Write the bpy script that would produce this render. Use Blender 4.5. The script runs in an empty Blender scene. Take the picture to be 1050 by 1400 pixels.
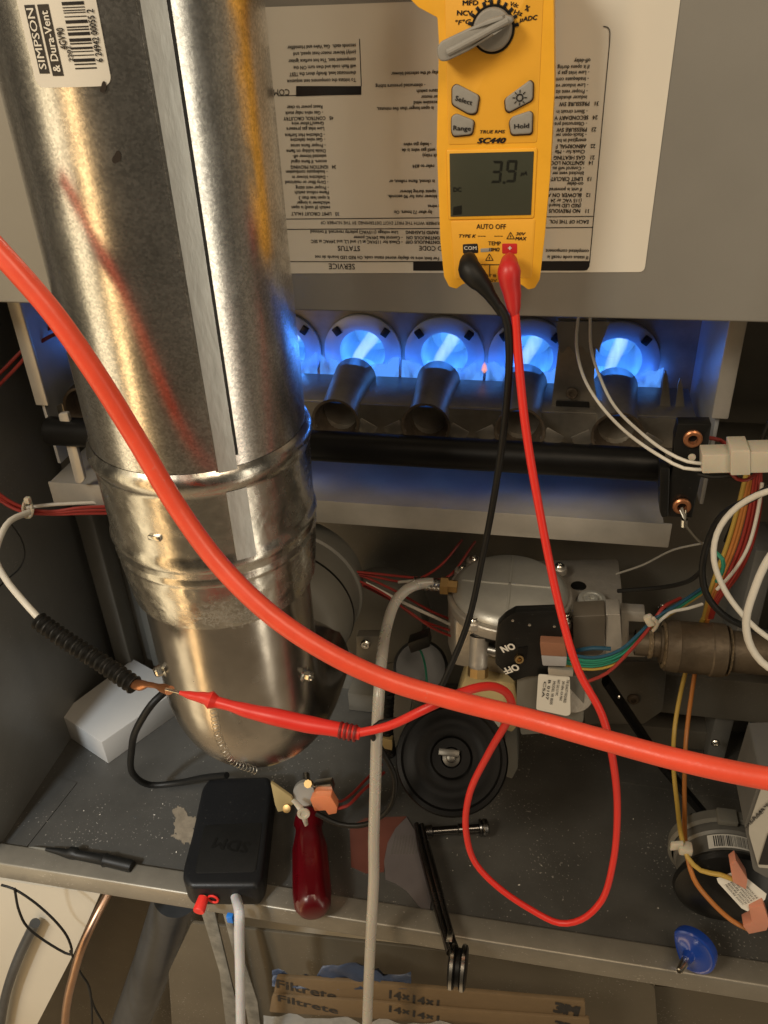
import bpy, bmesh, math, random
from mathutils import Vector, Matrix, noise
random.seed(7)
SC = bpy.context.scene
COL = SC.collection
PI = math.pi
# ------------------------------------------------------------------ camera
F = 1150.0                                   # focal length in pixels of the 1050 x 1400 photograph
AX = Vector((0.98112853, 0.06850438, -0.18081469))   # world axes seen from the camera (right, down, forward)
AY = Vector((0.18928275, -0.53122905, 0.82581338))
AZ = Vector((-0.03948218, -0.84445417, -0.53417068))
cam_d = bpy.data.cameras.new('camera'); cam = bpy.data.objects.new('camera', cam_d); COL.objects.link(cam)
right = Vector((AX[0], AY[0], AZ[0])); dn = Vector((AX[1], AY[1], AZ[1])); fw = Vector((AX[2], AY[2], AZ[2]))
m = Matrix((right, -dn, -fw)).transposed().to_4x4()
cam.matrix_world = m
cam_d.sensor_fit = 'VERTICAL'; cam_d.sensor_height = 24.0; cam_d.sensor_width = 18.0
cam_d.lens = 24.0 * F / 1400.0
cam_d.clip_start = 0.01; cam_d.clip_end = 50
SC.camera = cam
# ------------------------------------------------------------------ world and lamps
W = bpy.data.worlds.new('World'); SC.world = W; W.use_nodes = True
bg = W.node_tree.nodes['Background']; bg.inputs[0].default_value = (0.60, 0.49, 0.35, 1); bg.inputs[1].default_value = 0.056
def area(name, loc, target, sx, sy, power, colr):
    l = bpy.data.lights.new(name, 'AREA'); l.shape = 'RECTANGLE'; l.size = sx; l.size_y = sy; l.energy = power; l.color = colr
    o = bpy.data.objects.new(name, l); COL.objects.link(o); o.location = loc
    o.rotation_euler = (Vector(target) - Vector(loc)).to_track_quat('-Z', 'Y').to_euler(); return o
area('ceiling_lamp', (-0.95, -0.70, 0.85), (-0.1, 0.55, -0.3), 0.45, 0.45, 13.0, (1.0, 0.88, 0.70))
area('right_fill_light', (0.50, -0.60, 1.15), (0.05, 0.55, -0.10), 0.7, 0.7, 8.5, (1.0, 0.78, 0.54))  # warm fill added at upper right to brighten the door and its label
area('orange_streak_light', (-0.78, -0.41, -0.55), (-0.216, 0.45, -0.45), 0.12, 2.0, 2.1, (1.0, 0.63, 0.28))  # strip light added for the orange streak reflected in the vent pipe
area('tan_streak_light', (-1.03, -0.14, -0.55), (-0.216, 0.45, -0.45), 0.28, 2.0, 2.0, (1.0, 0.80, 0.50))  # broad strip added so the pipe mirrors a tan band
area('pale_streak_light', (0.80, -0.10, -0.50), (-0.216, 0.45, -0.45), 0.14, 1.6, 1.9, (1.0, 0.88, 0.68))  # added strip giving the pale reflection beside the pipe seam
_l = bpy.data.lights.new('left_fill_spot', 'SPOT'); _l.energy = 38.0; _l.color = (0.88, 0.95, 1.0); _l.spot_size = math.radians(30); _l.spot_blend = 0.7; _l.shadow_soft_size = 0.05  # cool spot added to brighten the white box and left shelf
_o = bpy.data.objects.new('left_fill_spot', _l); COL.objects.link(_o); _o.location = (-0.66, -0.50, 0.30)
_o.rotation_euler = (Vector((-0.50, 0.53, -0.80)) - _o.location).to_track_quat('-Z', 'Y').to_euler()
SC.view_settings.view_transform = 'Standard'; SC.view_settings.look = 'None'
SC.view_settings.exposure = 0.45; SC.view_settings.gamma = 1.0

# ------------------------------------------------------------------ placing helpers
def ray(px, py):
    c = Vector((px - 525.0, py - 700.0, F)); return Vector((AX.dot(c), AY.dot(c), AZ.dot(c)))
def P(px, py, Y):
    r = ray(px, py); return r * (Y / r[1])
def G(px, py, z):
    r = ray(px, py); return r * (z / r[2])
def mpp(p):                                   # metres covered by one pixel at the point p
    return Vector(p).dot(fw) / F
FLOOR = -0.729
X, Y_, Z = Vector((1, 0, 0)), Vector((0, 1, 0)), Vector((0, 0, 1))

# ------------------------------------------------------------------ materials
MATS = {}
def mat(name, col, rough=0.5, metal=0.0, var=0.12, vscale=18.0, bump=0.0, bscale=60.0, trans=0.0, emis=None, estr=0.0,
        coat=0.0, dust=0.0, spec=0.5, sss=0.0, stretch=(1, 1, 1), rvar=0.08, vor=0.0, vorscale=140.0):
    if name in MATS: return MATS[name]
    mt = bpy.data.materials.new(name); mt.use_nodes = True
    nt = mt.node_tree; b = nt.nodes['Principled BSDF']; L = nt.links
    def nd(t, **k):
        n = nt.nodes.new(t)
        for a, v in k.items(): setattr(n, a, v)
        return n
    geo = nd('ShaderNodeNewGeometry'); mp = nd('ShaderNodeMapping'); mp.inputs['Scale'].default_value = stretch
    L.new(geo.outputs['Position'], mp.inputs['Vector'])
    n1 = nd('ShaderNodeTexNoise'); n1.inputs['Scale'].default_value = vscale; n1.inputs['Detail'].default_value = 6; n1.inputs['Roughness'].default_value = 0.62
    L.new(mp.outputs[0], n1.inputs['Vector'])
    cr = nd('ShaderNodeMapRange'); cr.inputs[1].default_value = 0.25; cr.inputs[2].default_value = 0.75
    cr.inputs[3].default_value = 1 - var; cr.inputs[4].default_value = 1 + var
    L.new(n1.outputs[0], cr.inputs[0])
    mx = nd('ShaderNodeVectorMath', operation='SCALE'); mx.inputs[0].default_value = col
    L.new(cr.outputs[0], mx.inputs['Scale'])
    out = mx.outputs[0]
    if vor:
        v = nd('ShaderNodeTexVoronoi'); v.inputs['Scale'].default_value = vorscale; L.new(mp.outputs[0], v.inputs['Vector'])
        sp = nd('ShaderNodeSeparateColor'); L.new(v.outputs['Color'], sp.inputs[0])
        vr = nd('ShaderNodeMapRange'); vr.inputs[3].default_value = 1 - vor; vr.inputs[4].default_value = 1 + vor
        L.new(sp.outputs[0], vr.inputs[0])
        m2 = nd('ShaderNodeVectorMath', operation='SCALE'); L.new(out, m2.inputs[0]); L.new(vr.outputs[0], m2.inputs['Scale']); out = m2.outputs[0]
    if dust:
        n3 = nd('ShaderNodeTexNoise'); n3.inputs['Scale'].default_value = 420; n3.inputs['Detail'].default_value = 2
        L.new(geo.outputs['Position'], n3.inputs['Vector'])
        n4 = nd('ShaderNodeTexNoise'); n4.inputs['Scale'].default_value = 14; L.new(geo.outputs['Position'], n4.inputs['Vector'])
        ad = nd('ShaderNodeMath', operation='MULTIPLY_ADD'); L.new(n4.outputs[0], ad.inputs[0]); ad.inputs[1].default_value = 0.35; L.new(n3.outputs[0], ad.inputs[2])
        dr = nd('ShaderNodeMapRange'); dr.inputs[1].default_value = 0.86; dr.inputs[2].default_value = 0.95; dr.inputs[4].default_value = dust
        L.new(ad.outputs[0], dr.inputs[0])
        mm = nd('ShaderNodeMix', data_type='RGBA'); L.new(dr.outputs[0], mm.inputs[0]); L.new(out, mm.inputs[6]); mm.inputs[7].default_value = (0.5, 0.47, 0.42, 1)
        out = mm.outputs[2]
    L.new(out, b.inputs['Base Color'])
    rr = nd('ShaderNodeMapRange'); rr.inputs[3].default_value = max(0.03, rough - rvar); rr.inputs[4].default_value = min(1, rough + rvar)
    n5 = nd('ShaderNodeTexNoise'); n5.inputs['Scale'].default_value = vscale * 2.3; n5.inputs['Detail'].default_value = 4; L.new(mp.outputs[0], n5.inputs['Vector'])
    L.new(n5.outputs[0], rr.inputs[0]); L.new(rr.outputs[0], b.inputs['Roughness'])
    b.inputs['Metallic'].default_value = metal; b.inputs['Specular IOR Level'].default_value = spec
    if trans: b.inputs['Transmission Weight'].default_value = trans
    if coat: b.inputs['Coat Weight'].default_value = coat; b.inputs['Coat Roughness'].default_value = 0.12
    if sss: b.inputs['Subsurface Weight'].default_value = sss; b.inputs['Subsurface Scale'].default_value = 0.004
    if emis: b.inputs['Emission Color'].default_value = (*emis, 1); b.inputs['Emission Strength'].default_value = estr
    if bump:
        nb = nd('ShaderNodeTexNoise'); nb.inputs['Scale'].default_value = bscale; nb.inputs['Detail'].default_value = 5; L.new(mp.outputs[0], nb.inputs['Vector'])
        bn = nd('ShaderNodeBump'); bn.inputs['Strength'].default_value = bump; bn.inputs['Distance'].default_value = 0.002
        L.new(nb.outputs[0], bn.inputs['Height']); L.new(bn.outputs[0], b.inputs['Normal'])
    MATS[name] = mt; return mt

galv = mat('galvanised_steel', (0.76, 0.755, 0.73), 0.25, 1.0, var=0.10, vscale=22, bump=0.03, bscale=200, vor=0.20, vorscale=800, rvar=0.06)
tape = mat('foil_tape', (0.60, 0.585, 0.54), 0.25, 1.0, var=0.2, vscale=60, bump=0.12, bscale=120, rvar=0.15)
seam_m = mat('bright_seam', (0.62, 0.65, 0.65), 0.45, 0.7, var=0.12, vscale=160, bump=0.15, bscale=300, stretch=(1, 1, .3))
elbow_m = mat('elbow_steel', (0.50, 0.47, 0.43), 0.24, 1.0, var=0.2, vscale=25, bump=0.12, bscale=40, rvar=0.1)
panel_m = mat('grey_door_paint', (0.27, 0.262, 0.24), 0.42, 0.25, var=0.06, vscale=9, bump=0.03, bscale=500)
cab_m = mat('cabinet_steel', (0.20, 0.188, 0.16), 0.42, 0.35, var=0.16, vscale=12, bump=0.06, bscale=60, dust=0.25)
side_m = mat('cabinet_side', (0.21, 0.21, 0.20), 0.38, 0.3, var=0.16, vscale=9, bump=0.05, bscale=60, dust=0.35)
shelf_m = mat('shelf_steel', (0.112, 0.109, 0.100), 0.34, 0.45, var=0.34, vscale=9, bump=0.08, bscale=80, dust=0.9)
lip_m = mat('lip_steel', (0.25, 0.23, 0.19), 0.4, 0.5, var=0.15, vscale=25, bump=0.06, bscale=120, dust=0.7)
tray_m = mat('tray_steel', (0.44, 0.42, 0.38), 0.36, 0.35, var=0.16, vscale=22, bump=0.05, bscale=90)
burner_m = mat('burner_steel', (0.27, 0.25, 0.215), 0.42, 0.75, var=0.3, vscale=35, bump=0.1, bscale=120)
collar_m = mat('heat_exchanger_steel', (0.40, 0.42, 0.44), 0.45, 0.45, var=0.1, vscale=25, bump=0.04)
rust_m = mat('scorched_rim', (0.11, 0.085, 0.06), 0.6, 0.5, var=0.5, vscale=120, bump=0.3, bscale=200)
paper_m = mat('label_paper', (0.66, 0.63, 0.555), 0.42, 0, var=0.03, vscale=12, bump=0.06, bscale=25)
white_m = mat('white_paper', (0.66, 0.64, 0.58), 0.5, 0, var=0.04)
ink_m = mat('black_ink', (0.012, 0.011, 0.012), 0.4, 0, var=0.05)
greyink = mat('grey_ink', (0.12, 0.11, 0.10), 0.5, 0)
yellow_m = mat('meter_yellow', (0.84, 0.43, 0.03), 0.42, 0, var=0.08, vscale=30, bump=0.04, bscale=900, coat=0.1)
yellow2 = mat('meter_face_yellow', (0.80, 0.41, 0.035), 0.5, 0, var=0.04, vscale=40)
gbtn = mat('grey_button', (0.27, 0.262, 0.24), 0.55, 0, var=0.08, vscale=150, bump=0.05, bscale=900)
lcd_m = mat('lcd_glass', (0.052, 0.056, 0.040), 0.22, 0, var=0.06, vscale=10, coat=0.3)
blk = mat('black_plastic', (0.008, 0.008, 0.0075), 0.38, 0, var=0.2, bump=0.04, bscale=200, dust=0.05, spec=0.3)
blkr = mat('black_rubber', (0.008, 0.008, 0.0075), 0.5, 0, var=0.2, bump=0.05, bscale=300, spec=0.3)
blkp = mat('black_painted_pipe', (0.005, 0.005, 0.005), 0.4, 0.0, spec=0.2, var=0.3, bump=0.1, bscale=80)
redh = mat('orange_red_hose', (0.82, 0.09, 0.045), 0.36, 0, var=0.10, vscale=35, bump=0.10, bscale=160, dust=0.12, sss=0.05)
redw = mat('red_lead', (0.72, 0.030, 0.022), 0.42, 0, var=0.06)
redp = mat('red_plug', (0.52, 0.022, 0.022), 0.42, 0, var=0.08)
redwire = mat('red_wire', (0.27, 0.026, 0.02), 0.45)
redk = mat('dark_red_handle', (0.085, 0.001, 0.004), 0.3, 0, var=0.15, coat=0.1, sss=0.1)
whitew = mat('white_wire', (0.62, 0.60, 0.54), 0.45, 0)
tubem = mat('translucent_tube', (0.66, 0.63, 0.57), 0.28, 0, trans=0.4, var=0.06, sss=0.2)
tubec = mat('clear_tube', (0.72, 0.73, 0.75), 0.3, 0, trans=0.25, sss=0.3)
conn_m = mat('milky_connector', (0.50, 0.46, 0.37), 0.4, 0, sss=0.3, var=0.05)
cast = mat('cast_aluminium', (0.46, 0.43, 0.38), 0.42, 0.55, var=0.16, vscale=50, bump=0.18, bscale=350)
capm = mat('valve_cap_metal', (0.50, 0.50, 0.46), 0.38, 0.5, var=0.1, vscale=40, bump=0.06, bscale=300)
steel = mat('bright_steel', (0.65, 0.63, 0.58), 0.22, 1.0)
brass = mat('brass', (0.42, 0.28, 0.12), 0.48, 1.0, var=0.15)
copper = mat('copper', (0.62, 0.27, 0.13), 0.32, 0.85, var=0.15)
coppert = mat('copper_tube_metal', (0.44, 0.28, 0.19), 0.36, 1.0, var=0.2)
rustpipe = mat('black_iron_pipe', (0.115, 0.088, 0.058), 0.5, 0.4, var=0.25, vscale=50, bump=0.3, bscale=160)
tanpl = mat('tan_plastic', (0.42, 0.33, 0.16), 0.45, 0, var=0.1)
pinkpl = mat('pink_connector', (0.56, 0.24, 0.16), 0.4, 0, sss=0.2)
orgpl = mat('orange_connector', (0.72, 0.25, 0.12), 0.4, 0, sss=0.2)
boxw = mat('white_card', (0.52, 0.51, 0.485), 0.6, 0, var=0.04, bump=0.03)
yelw = mat('yellow_wire', (0.42, 0.28, 0.055), 0.4)
orgw = mat('orange_wire', (0.42, 0.155, 0.035), 0.4)
grnw = mat('green_wire', (0.02, 0.20, 0.13), 0.4)
bluw = mat('blue_wire', (0.015, 0.07, 0.12), 0.4)
gryw = mat('grey_wire', (0.22, 0.21, 0.18), 0.5)
card = mat('cardboard', (0.15, 0.10, 0.05), 0.75, 0, var=0.08, vscale=60, bump=0.08)
blup = mat('blue_wrap', (0.08, 0.11, 0.19), 0.4, 0, var=0.2, bump=0.4, bscale=50)
bluek = mat('blue_enamel', (0.012, 0.05, 0.30), 0.22, 0.1, coat=0.5)
wall_m = mat('room_wall', (0.52, 0.475, 0.385), 0.7, 0, var=0.06, vscale=5, bump=0.05, bscale=50)
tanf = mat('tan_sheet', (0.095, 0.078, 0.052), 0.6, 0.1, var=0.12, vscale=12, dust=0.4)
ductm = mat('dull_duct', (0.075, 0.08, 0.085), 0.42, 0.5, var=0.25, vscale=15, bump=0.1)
dirtyst = mat('dirty_strut', (0.22, 0.215, 0.19), 0.55, 0.5, var=0.5, vscale=50, bump=0.3)
greyh = mat('inducer_casting', (0.15, 0.145, 0.125), 0.5, 0.1, var=0.1, vscale=20)
decal_m = mat('torn_decal', (0.15, 0.055, 0.04), 0.35, 0.1, var=0.2)
decal2 = mat('torn_decal_silver', (0.17, 0.15, 0.15), 0.35, 0.3, var=0.15)
debris = mat('white_crumbs', (0.6, 0.57, 0.5), 0.7)
stain_m = mat('beige_stain', (0.25, 0.21, 0.155), 0.6, 0.1, var=0.3, vscale=80)

def flame_mat(name, c, s, powr, scl=(90, 12, 50)):
    mt = bpy.data.materials.new(name); mt.use_nodes = True; nt = mt.node_tree; nt.nodes.clear(); L = nt.links
    def nd(t, **k):
        n = nt.nodes.new(t)
        for a, v in k.items(): setattr(n, a, v)
        return n
    o = nd('ShaderNodeOutputMaterial'); e = nd('ShaderNodeEmission'); t = nd('ShaderNodeBsdfTransparent'); mx = nd('ShaderNodeMixShader')
    e.inputs[0].default_value = (*c, 1); e.inputs[1].default_value = s
    lw = nd('ShaderNodeLayerWeight'); lw.inputs[0].default_value = 0.5
    g = nd('ShaderNodeNewGeometry'); mp = nd('ShaderNodeMapping'); mp.inputs['Scale'].default_value = scl; mp.inputs['Rotation'].default_value = (0.3, 0, -0.25)
    L.new(g.outputs['Position'], mp.inputs[0])
    n = nd('ShaderNodeTexNoise'); n.inputs['Scale'].default_value = 1; n.inputs['Detail'].default_value = 2; L.new(mp.outputs[0], n.inputs['Vector'])
    r = nd('ShaderNodeMapRange'); r.inputs[1].default_value = .32; r.inputs[2].default_value = .68; r.inputs[3].default_value = powr * .15; r.inputs[4].default_value = powr
    L.new(n.outputs[0], r.inputs[0])
    inv = nd('ShaderNodeMath', operation='SUBTRACT'); inv.inputs[0].default_value = 1; L.new(lw.outputs['Facing'], inv.inputs[1])
    pw_ = nd('ShaderNodeMath', operation='POWER'); L.new(inv.outputs[0], pw_.inputs[0]); pw_.inputs[1].default_value = 1.3
    mu = nd('ShaderNodeMath', operation='MULTIPLY', use_clamp=True); L.new(pw_.outputs[0], mu.inputs[0]); L.new(r.outputs[0], mu.inputs[1])
    L.new(mu.outputs[0], mx.inputs[0]); L.new(t.outputs[0], mx.inputs[1]); L.new(e.outputs[0], mx.inputs[2]); L.new(mx.outputs[0], o.inputs[0])
    MATS[name] = mt; return mt
flame_m = flame_mat('blue_flame', (0.05, 0.26, 1.0), 1.1, 0.8)
flamec = flame_mat('flame_core', (0.42, 0.66, 1.0), 1.25, 1.0, (130, 20, 60))
flame_e = flame_mat('flame_edge', (0.10, 0.33, 1.0), 0.75, 1.6)
glow_m = flame_mat('dim_blue_glow', (0.018, 0.085, 0.36), 0.9, 4.0)  # emission standing in for flame light seen inside the tube mouths
flameo = flame_mat('orange_flame', (1.0, 0.35, 0.12), 1.3, 0.8, (20, 20, 20))

# ------------------------------------------------------------------ object helpers
WLOC = {}
def thing(name, label, cat, loc, group=None, kind=None):
    o = bpy.data.objects.new(name, None); COL.objects.link(o); o.location = loc; o.empty_display_size = 0.02
    o['label'] = label; o['category'] = cat
    if group: o['group'] = group
    if kind: o['kind'] = kind
    WLOC[o.name] = Vector(loc); return o
def obj(name, bm, material, parent=None, label=None, cat=None, group=None, kind=None, ang=35, smooth=True):
    me = bpy.data.meshes.new(name)
    if isinstance(bm, (list, tuple)):
        b0 = bmesh.new()
        for b in bm:
            t = bpy.data.meshes.new('t'); b.to_mesh(t); b.free(); b0.from_mesh(t); bpy.data.meshes.remove(t)
        bm = b0
    lo = Vector((1e9,) * 3); hi = -lo
    for v in bm.verts:
        for i in range(3): lo[i] = min(lo[i], v.co[i]); hi[i] = max(hi[i], v.co[i])
    c = (lo + hi) / 2
    if parent is None: c.z = lo.z
    bmesh.ops.translate(bm, verts=bm.verts, vec=-c)
    bm.to_mesh(me); bm.free()
    if smooth:
        me.polygons.foreach_set('use_smooth', [True] * len(me.polygons)); me.set_sharp_from_angle(angle=math.radians(ang))
    me.materials.append(material)
    o = bpy.data.objects.new(name, me); COL.objects.link(o)
    if parent is not None:
        o.parent = parent; o.location = c - WLOC[parent.name]
    else: o.location = c
    WLOC[o.name] = c
    if label: o['label'] = label
    if cat: o['category'] = cat
    if group: o['group'] = group
    if kind: o['kind'] = kind
    return o
def dup(o, delta, parent):                    # a copy of a part (and its children) shifted by delta
    c = o.copy(); COL.objects.link(c); c.parent = parent
    base = WLOC[o.name] + Vector(delta); WLOC[c.name] = base
    c.location = base - (WLOC[parent.name] if parent else Vector())
    for ch in list(o.children): dup(ch, delta, c)
    return c
def bevel(bm, w, seg=2, ang=30):
    es = [e for e in bm.edges if len(e.link_faces) == 2 and e.calc_face_angle(0) > math.radians(ang)]
    if es and w > 0: bmesh.ops.bevel(bm, geom=es, offset=w, segments=seg, profile=0.5, affect='EDGES', clamp_overlap=True)
    return bm
def box(x0, x1, y0, y1, z0, z1, bv=0.0, seg=2):
    bm = bmesh.new(); bmesh.ops.create_cube(bm, size=1)
    for v in bm.verts: v.co = Vector(((x0 + x1) / 2 + v.co.x * (x1 - x0), (y0 + y1) / 2 + v.co.y * (y1 - y0), (z0 + z1) / 2 + v.co.z * (z1 - z0)))
    return bevel(bm, bv, seg)
def obox(c, u, v, w, su, sv, sw, bv=0.0, seg=2):   # oriented box, centre c, axes u v w, full sizes
    bm = bmesh.new(); bmesh.ops.create_cube(bm, size=1)
    for q in bm.verts: q.co = Vector(c) + u * (q.co.x * su) + v * (q.co.y * sv) + w * (q.co.z * sw)
    bmesh.ops.recalc_face_normals(bm, faces=bm.faces)
    return bevel(bm, bv, seg)
def rpoly(pts, r, n=4):                       # round the corners of a 2-D polygon
    out = []; N = len(pts)
    for i in range(N):
        p = Vector(pts[i]); a = Vector(pts[i - 1]); b = Vector(pts[(i + 1) % N])
        da = (a - p); db = (b - p); rr = min(r, da.length * .45, db.length * .45)
        s = p + da.normalized() * rr; e = p + db.normalized() * rr
        for k in range(n + 1):
            t = k / n; out.append(tuple((1 - t) ** 2 * s + 2 * t * (1 - t) * p + t * t * e))
    return out
def prism3(pts, ext, bv=0.0, seg=2):          # 3-D outline extruded by the vector ext
    bm = bmesh.new(); vs = [bm.verts.new(p) for p in pts]; f = bm.faces.new(vs)
    r = bmesh.ops.extrude_face_region(bm, geom=[f])
    for v in r['geom']:
        if isinstance(v, bmesh.types.BMVert): v.co += Vector(ext)
    bmesh.ops.recalc_face_normals(bm, faces=bm.faces)
    return bevel(bm, bv, seg)
def py(poly, Y, depth, bv=0.0, r=0, seg=2):   # outline in a plane of constant Y, thickness away from the viewer
    if r: poly = rpoly(poly, r)
    return prism3([P(a, b, Y) for a, b in poly], (0, depth, 0), bv, seg)
def pz(poly, z, depth, bv=0.0, r=0, seg=2):   # outline in a plane of constant z, thickness downwards
    if r: poly = rpoly(poly, r)
    return prism3([G(a, b, z) for a, b in poly], (0, 0, -depth), bv, seg)
def spline(pts, step=0.006):
    P_ = [Vector(p) for p in pts]
    if len(P_) < 3: 
        return P_ if len(P_) == 2 else P_
    q = [P_[0] * 2 - P_[1]] + P_ + [P_[-1] * 2 - P_[-2]]; out = []
    for i in range(1, len(q) - 2):
        p0, p1, p2, p3 = q[i - 1:i + 3]
        t0 = 0; t1 = t0 + max((p1 - p0).length, 1e-6) ** .5; t2 = t1 + max((p2 - p1).length, 1e-6) ** .5; t3 = t2 + max((p3 - p2).length, 1e-6) ** .5
        n = max(2, int((p2 - p1).length / step))
        for k in range(n):
            t = t1 + (t2 - t1) * k / n
            a1 = p0 * ((t1 - t) / (t1 - t0)) + p1 * ((t - t0) / (t1 - t0)); a2 = p1 * ((t2 - t) / (t2 - t1)) + p2 * ((t - t1) / (t2 - t1)); a3 = p2 * ((t3 - t) / (t3 - t2)) + p3 * ((t - t2) / (t3 - t2))
            b1 = a1 * ((t2 - t) / (t2 - t0)) + a2 * ((t - t0) / (t2 - t0)); b2 = a2 * ((t3 - t) / (t3 - t1)) + a3 * ((t - t1) / (t3 - t1))
            out.append(b1 * ((t2 - t) / (t2 - t1)) + b2 * ((t - t1) / (t2 - t1)))
    out.append(P_[-1]); return out
def sweep(path, rad, seg=12, cap=True, flat=1.0):
    """tube along a list of 3-D points; rad is a number or a list"""
    bm = bmesh.new(); n = len(path); rings = []
    T = [(path[min(i + 1, n - 1)] - path[max(i - 1, 0)]).normalized() for i in range(n)]
    up = Vector((0, 0, 1)) if abs(T[0].z) < .9 else Vector((1, 0, 0))
    nrm = (up - T[0] * up.dot(T[0])).normalized()
    for i in range(n):
        nrm = (nrm - T[i] * nrm.dot(T[i])).normalized(); bi = T[i].cross(nrm)
        r = rad[i] if isinstance(rad, (list, tuple)) else rad
        rings.append([bm.verts.new(path[i] + nrm * (r * flat * math.cos(2 * PI * k / seg)) + bi * (r * math.sin(2 * PI * k / seg))) for k in range(seg)])
    for a, b in zip(rings, rings[1:]):
        for k in range(seg): bm.faces.new((a[k], a[(k + 1) % seg], b[(k + 1) % seg], b[k]))
    if cap: bm.faces.new(rings[0][::-1]); bm.faces.new(rings[-1])
    bmesh.ops.recalc_face_normals(bm, faces=bm.faces)
    return bm
def wire(pts, w, seg=10, step=0.006):         # pts = (px, py, Y); w = width in pixels at the middle point
    q = [P(*p) for p in pts]; r = w / 2 * mpp(q[len(q) // 2]); return sweep(spline(q, step), r, seg)
def lathe(p0, axis, prof, seg=32, flat=None):  # prof = (distance along the axis, radius)
    bm = bmesh.new(); ax = Vector(axis).normalized(); up = Z if abs(ax.z) < .9 else X
    u = (up - ax * up.dot(ax)).normalized(); v = ax.cross(u); rings = []
    for t, r in prof:
        if r <= 1e-6: rings.append([bm.verts.new(Vector(p0) + ax * t)])
        else: rings.append([bm.verts.new(Vector(p0) + ax * t + u * (r * math.cos(2 * PI * k / seg)) + v * (r * math.sin(2 * PI * k / seg))) for k in range(seg)])
    for a, b in zip(rings, rings[1:]):
        for k in range(seg):
            k2 = (k + 1) % seg
            if len(a) == 1 and len(b) == 1: continue
            if len(a) == 1: bm.faces.new((a[0], b[k2], b[k]))
            elif len(b) == 1: bm.faces.new((a[k], a[k2], b[0]))
            else: bm.faces.new((a[k], a[k2], b[k2], b[k]))
    bmesh.ops.recalc_face_normals(bm, faces=bm.faces); return bm
_tc = {}
def text_bm(s, org, u, v, size, align='LEFT', bold=0.0, wx=1.0, shear=0.0, maxw=None):
    bd = bold if bold > 0 else .018
    bold = 0.0; key = (s, align, bold, shear)
    if key not in _tc:
        cu = bpy.data.curves.new('t', 'FONT'); cu.body = s; cu.size = 1; cu.align_x = align; cu.resolution_u = 2; cu.offset = bold; cu.shear = shear
        o = bpy.data.objects.new('t', cu); COL.objects.link(o)
        me = bpy.data.meshes.new_from_object(o); bpy.data.objects.remove(o); bpy.data.curves.remove(cu)
        _tc[key] = me
    me = _tc[key]; bm = bmesh.new(); bm.from_mesh(me)
    k = size / 0.72; kx = k * wx
    if maxw and len(bm.verts):
        xs = [q.co.x for q in bm.verts]; kx = maxw / (max(xs) - min(xs))
    nrm = u.cross(v)
    if bd > 0:                                 # heavier strokes: the same glyphs shifted a little, each on its own level
        geo0 = bm.verts[:] + bm.edges[:] + bm.faces[:]
        for c, (ox, oy) in enumerate(((-1, -.6), (1, .6), (-1, .6), (1, -.6))):
            r = bmesh.ops.duplicate(bm, geom=geo0)
            for e in r['geom']:
                if isinstance(e, bmesh.types.BMVert): e.co.x += ox * bd; e.co.y += oy * bd; e.co.z = (c + 1)
    for q in bm.verts: q.co = Vector(org) + u * (q.co.x * kx) + v * (q.co.y * k) + nrm * (q.co.z * .000012)
    return bm
def rot2(u, v, deg):
    a = math.radians(deg); return u * math.cos(a) + v * math.sin(a), v * math.cos(a) - u * math.sin(a)
def ty(s, px, pyy, Y, h, align='CENTER', rot=0, bold=0.0, shear=0.0, wx=1.0, w=None):
    """text in a plane of constant Y, centred on the pixel, capital height h pixels"""
    p = P(px, pyy, Y); k = mpp(p); u, v = rot2(X, Z, rot)
    def pix(q): return Vector((q.dot(right), q.dot(dn))) * (F / q.dot(fw))
    kv = 1e-4 / (pix(p + v * 1e-4) - pix(p)).length      # metres per pixel along the letters' height
    return text_bm(s, p - v * (h * kv * 0.5), u, v, h * kv, align, bold, wx, shear, w * k if w else None)
def screw(c, axis, r, material, parent, name='screw'):
    h = lathe(c, axis, [(0, r), (r * .35, r), (r * .6, r * .8), (r * .6, r * .45), (r * .3, r * .4), (r * .3, 0)], 16)
    return obj(name, h, material, parent)

# ------------------------------------------------------------------ the furnace cabinet
XL, XR, YB, YF = -0.515, 0.245, 0.725, 0.43
cab = thing('furnace_cabinet', 'open grey steel furnace cabinet holding the burners, gas valve and shelf', 'furnace', (-0.13, 0.58, FLOOR - 0.02))
obj('side_panel', box(XL - .004, XL, YF, YB, FLOOR - .001, 0.10, .001), side_m, cab)
obj('side_panel', box(XR, XR + .004, YF, YB, FLOOR - .001, 0.10, .001), side_m, cab)
# the back panel, cut around the burner openings row
obj('back_panel', [box(XL, XR, YB, YB + .004, FLOOR - .001, -0.385), box(XL, -0.445, YB, YB + .004, -0.385, 0.10), box(0.128, XR, YB, YB + .004, -0.385, 0.10)], cab_m, cab)
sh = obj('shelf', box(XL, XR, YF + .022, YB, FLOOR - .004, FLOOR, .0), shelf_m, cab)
obj('shelf_lip', [box(XL - .10, XR + .06, YF, YF + .0235, FLOOR - .019, FLOOR + .0055, .0025, 3)], lip_m, cab)
# folded ribs and ledges on the inner walls
for x, w_, d_ in ((-0.500, .022, .030), (-0.458, .016, .018)):
    obj('rib', box(x, x + w_, YB - d_, YB, FLOOR, -0.37, .003), cab_m, cab)
obj('ledge', box(-0.205, 0.20, YB - .035, YB, FLOOR + .0, FLOOR + .028, .002), cab_m, cab)
obj('ledge', box(0.04, XR, YB - .06, YB, -0.655, -0.60, .003), cab_m, cab)
obj('corner_post', box(0.195, 0.214, YB - .05, YB, FLOOR + .001, -0.45, .002), side_m, cab)
obj('partition', box(0.132, XR, .64, .70, -0.345, -0.335, .001), cab_m, cab)
for a, b, yy in ((905, 830, .715), (872, 955, .715), (975, 955, .70), (978, 1015, .66)):
    screw(P(a, b, yy - .002), -Y_, .0045, steel, cab)
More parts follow.
